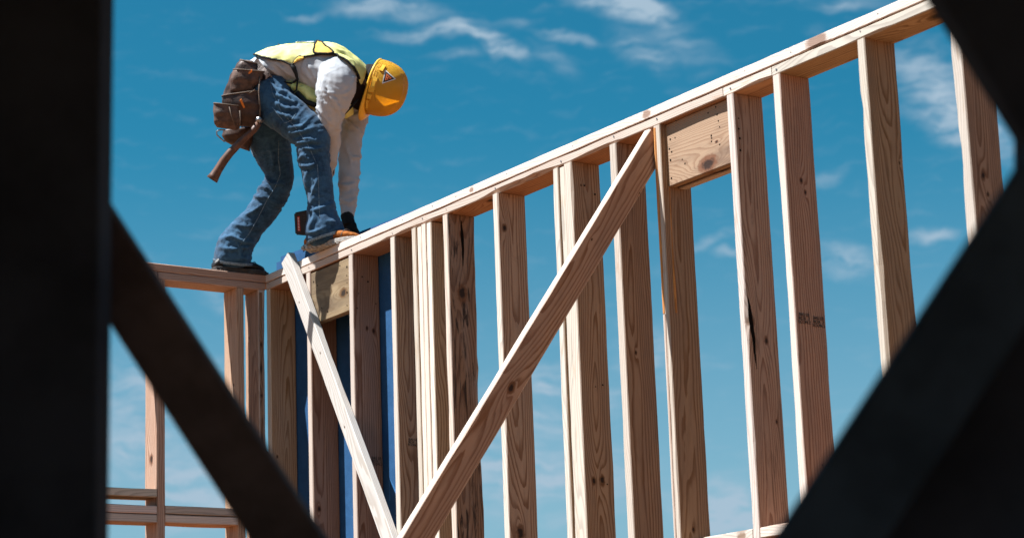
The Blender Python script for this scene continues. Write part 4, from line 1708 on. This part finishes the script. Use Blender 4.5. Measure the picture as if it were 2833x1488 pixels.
pouch('pouch', [A(500, 350), A(430, 440), A(350, 620), A(285, 760), A(330, 900), A(420, 1060)],
      [A(700, 400), A(790, 500), A(745, 700), A(740, 880), A(745, 980), A(700, 1085)], .02, .17, M_LEATHER, BELT, True, .8, .006, 3)
pouch('pouch', [A(425, 450), A(385, 560), A(385, 680), A(400, 730)],
      [A(770, 480), A(705, 590), A(640, 700), A(560, 760)], .12, .215, M_LEATHER2, BELT, True, .9, .006, 5)
pouch('pouch', [A(300, 745), A(330, 850), A(420, 960), A(470, 1070)],
      [A(690, 690), A(720, 820), A(730, 960), A(700, 1080)], .12, .235, M_LEATHER, BELT, True, .85, .005, 7)
pouch('pouch', [A(215, 825), A(208, 920), A(208, 1030), A(235, 1085)],
      [A(492, 860), A(500, 940), A(500, 1050), A(465, 1118)], .14, .27, M_LEATHER2, BELT, True, .9, .005, 9)
pouch('pouch', [A(312, 1120), A(305, 1180), A(330, 1240), A(420, 1290)],
      [A(700, 1080), A(640, 1180), A(600, 1300), A(605, 1352)], -.08, .04, M_LEATHER, BELT, False, .9, .004, 11)
pouch('pouch', [A(545, 350), A(540, 400), A(560, 470)], [A(640, 360), A(720, 430), A(775, 490)], .06, .15, M_LEATHER2, BELT, False, .9, .006, 13)
bm = bmesh.new()
tube(bm, [P(A(330, 1115), .2), P(A(275, 1112), .2), P(A(235, 1130), .2), P(A(240, 1170), .2), P(A(290, 1215), .2), P(A(325, 1245), .2)], .0035, 8)
mesh_obj('hook', bm, M_STEEL, BELT, True)
bm = bmesh.new()
tube(bm, [P(A(712, 520), .2), P(A(700, 700), .235), P(A(716, 880), .235), P(A(700, 1060), .225)], .0035, 6)
tube(bm, [P(A(490, 900), .275), P(A(500, 1000), .275), P(A(480, 1110), .27)], .003, 6)
tube(bm, [P(A(375, 860), .275), P(A(400, 960), .278), P(A(440, 1080), .275)], .0025, 6)
mesh_obj('stitching', bm, M_STITCH, BELT, True)['kind'] = 'stuff'


def small_tool(name, pts, rads, mat, label, cat):
    bm = bmesh.new()
    c = pts[0]
    tube(bm, pts, rads, 6)
    o = mesh_obj(name, bm, mat, None, False)
    return tag(o, label, cat)


small_tool('pencil', [P(A(570, 520), .20), P(A(625, 455), .21)], [.006, .0062], M_PENCIL, 'orange pencil poking out of the upper belt pouch', 'pencil')
small_tool('marker', [P(A(540, 870), .235), P(A(500, 780), .245)], [.005, .006], M_PENCIL, 'red orange marker clipped to the middle belt pouch', 'marker')
small_tool('steel_square', [P(A(520, 760), .2), P(A(660, 672), .245)], [.003, .003], M_STITCH, 'thin pale tool edge lying across the middle belt pouch', 'tool')

# ---- hammer hanging from the belt
HM = thing('hammer', P(B(140, 385), .25), 'brown wooden-handled hammer hanging head up from the tool belt', 'hammer')
bm = bmesh.new()
hp_ = [(A(700, 1040), .012), (A(640, 1120), .0125), (A(560, 1190), .013), (B(420, 30), .0135), (B(370, 80), .014), (B(310, 140), .0155), (B(255, 210), .0165), (B(205, 290), .0165), (B(172, 345), .0195), (B(150, 378), .023)]
tube(bm, [P(a_, .245) for a_, r_ in hp_], [r_ * 1.25 for a_, r_ in hp_], 14)
bmesh.ops.scale(bm, vec=(1, 1, 1), verts=bm.verts)
mesh_obj('handle', bm, M_HICKORY, HM, True)
bm = bmesh.new()
h0 = P(A(715, 1010), .22)
tube(bm, [h0 - IV * .06, h0 - IV * .03, h0 + IV * .02, h0 + IV * .06], [.014, .013, .012, .004], 12)
mesh_obj('head', bm, M_STEEL, HM, True)

# ---- cordless tool held behind the shin
DT = thing('cordless_drill', P(B(1000, 880), -.06), 'black cordless tool with red-marked battery held behind the bent front leg', 'power tool')
bc = [(882, 672), (1008, 645), (1020, 878), (893, 868)]
bm = bmesh.new()
fr = [P(B(*q), .0) for q in bc]
bk = [P(B(*q), -.085) for q in bc]
vf_ = [bm.verts.new(v) for v in fr]
vb_ = [bm.verts.new(v) for v in bk]
bm.faces.new(vf_)
bm.faces.new(list(reversed(vb_)))
for i in range(4):
    bm.faces.new((vf_[i], vf_[(i + 1) % 4], vb_[(i + 1) % 4], vb_[i]))
bmesh.ops.recalc_face_normals(bm, faces=bm.faces)
bmesh.ops.bevel(bm, geom=list(bm.edges), offset=.006, segments=3, affect='EDGES')
BAT = mesh_obj('battery', bm, M_BLACKP, DT)
bm = bmesh.new()
for (x0, x1, y0, y1) in ((962, 985, 690, 850), (895, 905, 700, 840)):
    for k_ in range(7):
        ya = y0 + (y1 - y0) * k_ / 7
        yb = ya + (y1 - y0) / 7 * .6
        vs = [bm.verts.new(P(B(x, y), tt)) for tt in (.0035, -.004) for x, y in ((x0, ya), (x1, ya), (x1, yb), (x0, yb))]
        bm.faces.new(vs[:4])
        for i in range(4):
            bm.faces.new((vs[i], vs[(i + 1) % 4], vs[4 + (i + 1) % 4], vs[4 + i]))
bmesh.ops.recalc_face_normals(bm, faces=bm.faces)
mesh_obj('battery_ribs', bm, simple_mat('grey_rubber', (.05, .05, .055), .7), BAT)['kind'] = 'stuff'
bm = bmesh.new()
vs = [bm.verts.new(P(B(x, y), .0008)) for x, y in ((908, 708), (930, 703), (938, 838), (914, 836))]
bm.faces.new(vs)
vs = [bm.verts.new(P(B(x, y), .0008)) for x, y in ((934, 690), (956, 684), (962, 848), (942, 846))]
LBL = mesh_obj('red_stripe', bm, M_RED, BAT)
bm = bmesh.new()
for k_ in range(9):
    y = 716 + k_ * 13
    vs = [bm.verts.new(P(B(x, yy), .0016)) for x, yy in ((914 + k_ * .6, y), (925 + k_ * .6, y), (925 + k_ * .6, y + (6 if k_ % 2 else 8)), (914 + k_ * .6, y + (6 if k_ % 2 else 8)))]
    bm.faces.new(vs)
mesh_obj('stripe_print', bm, M_WHITE, BAT)['kind'] = 'stuff'
bm = bmesh.new()
tube(bm, [P(B(1005, 765), -.045), P(B(1080, 755), -.045), P(B(1150, 740), -.045)], [.021, .018, .022], 14)
mesh_obj('grip', bm, M_BLACKP, DT, True)
bm = bmesh.new()
tube(bm, [P(B(1165, 640), -.045), P(B(1168, 700), -.045), P(B(1172, 800), -.045), P(B(1176, 850), -.045), P(B(1178, 900), -.045)], [.026, .030, .029, .02, .016], 16)
mesh_obj('motor_housing', bm, M_BLACKP, DT, True)

bpy.context.view_layer.update()
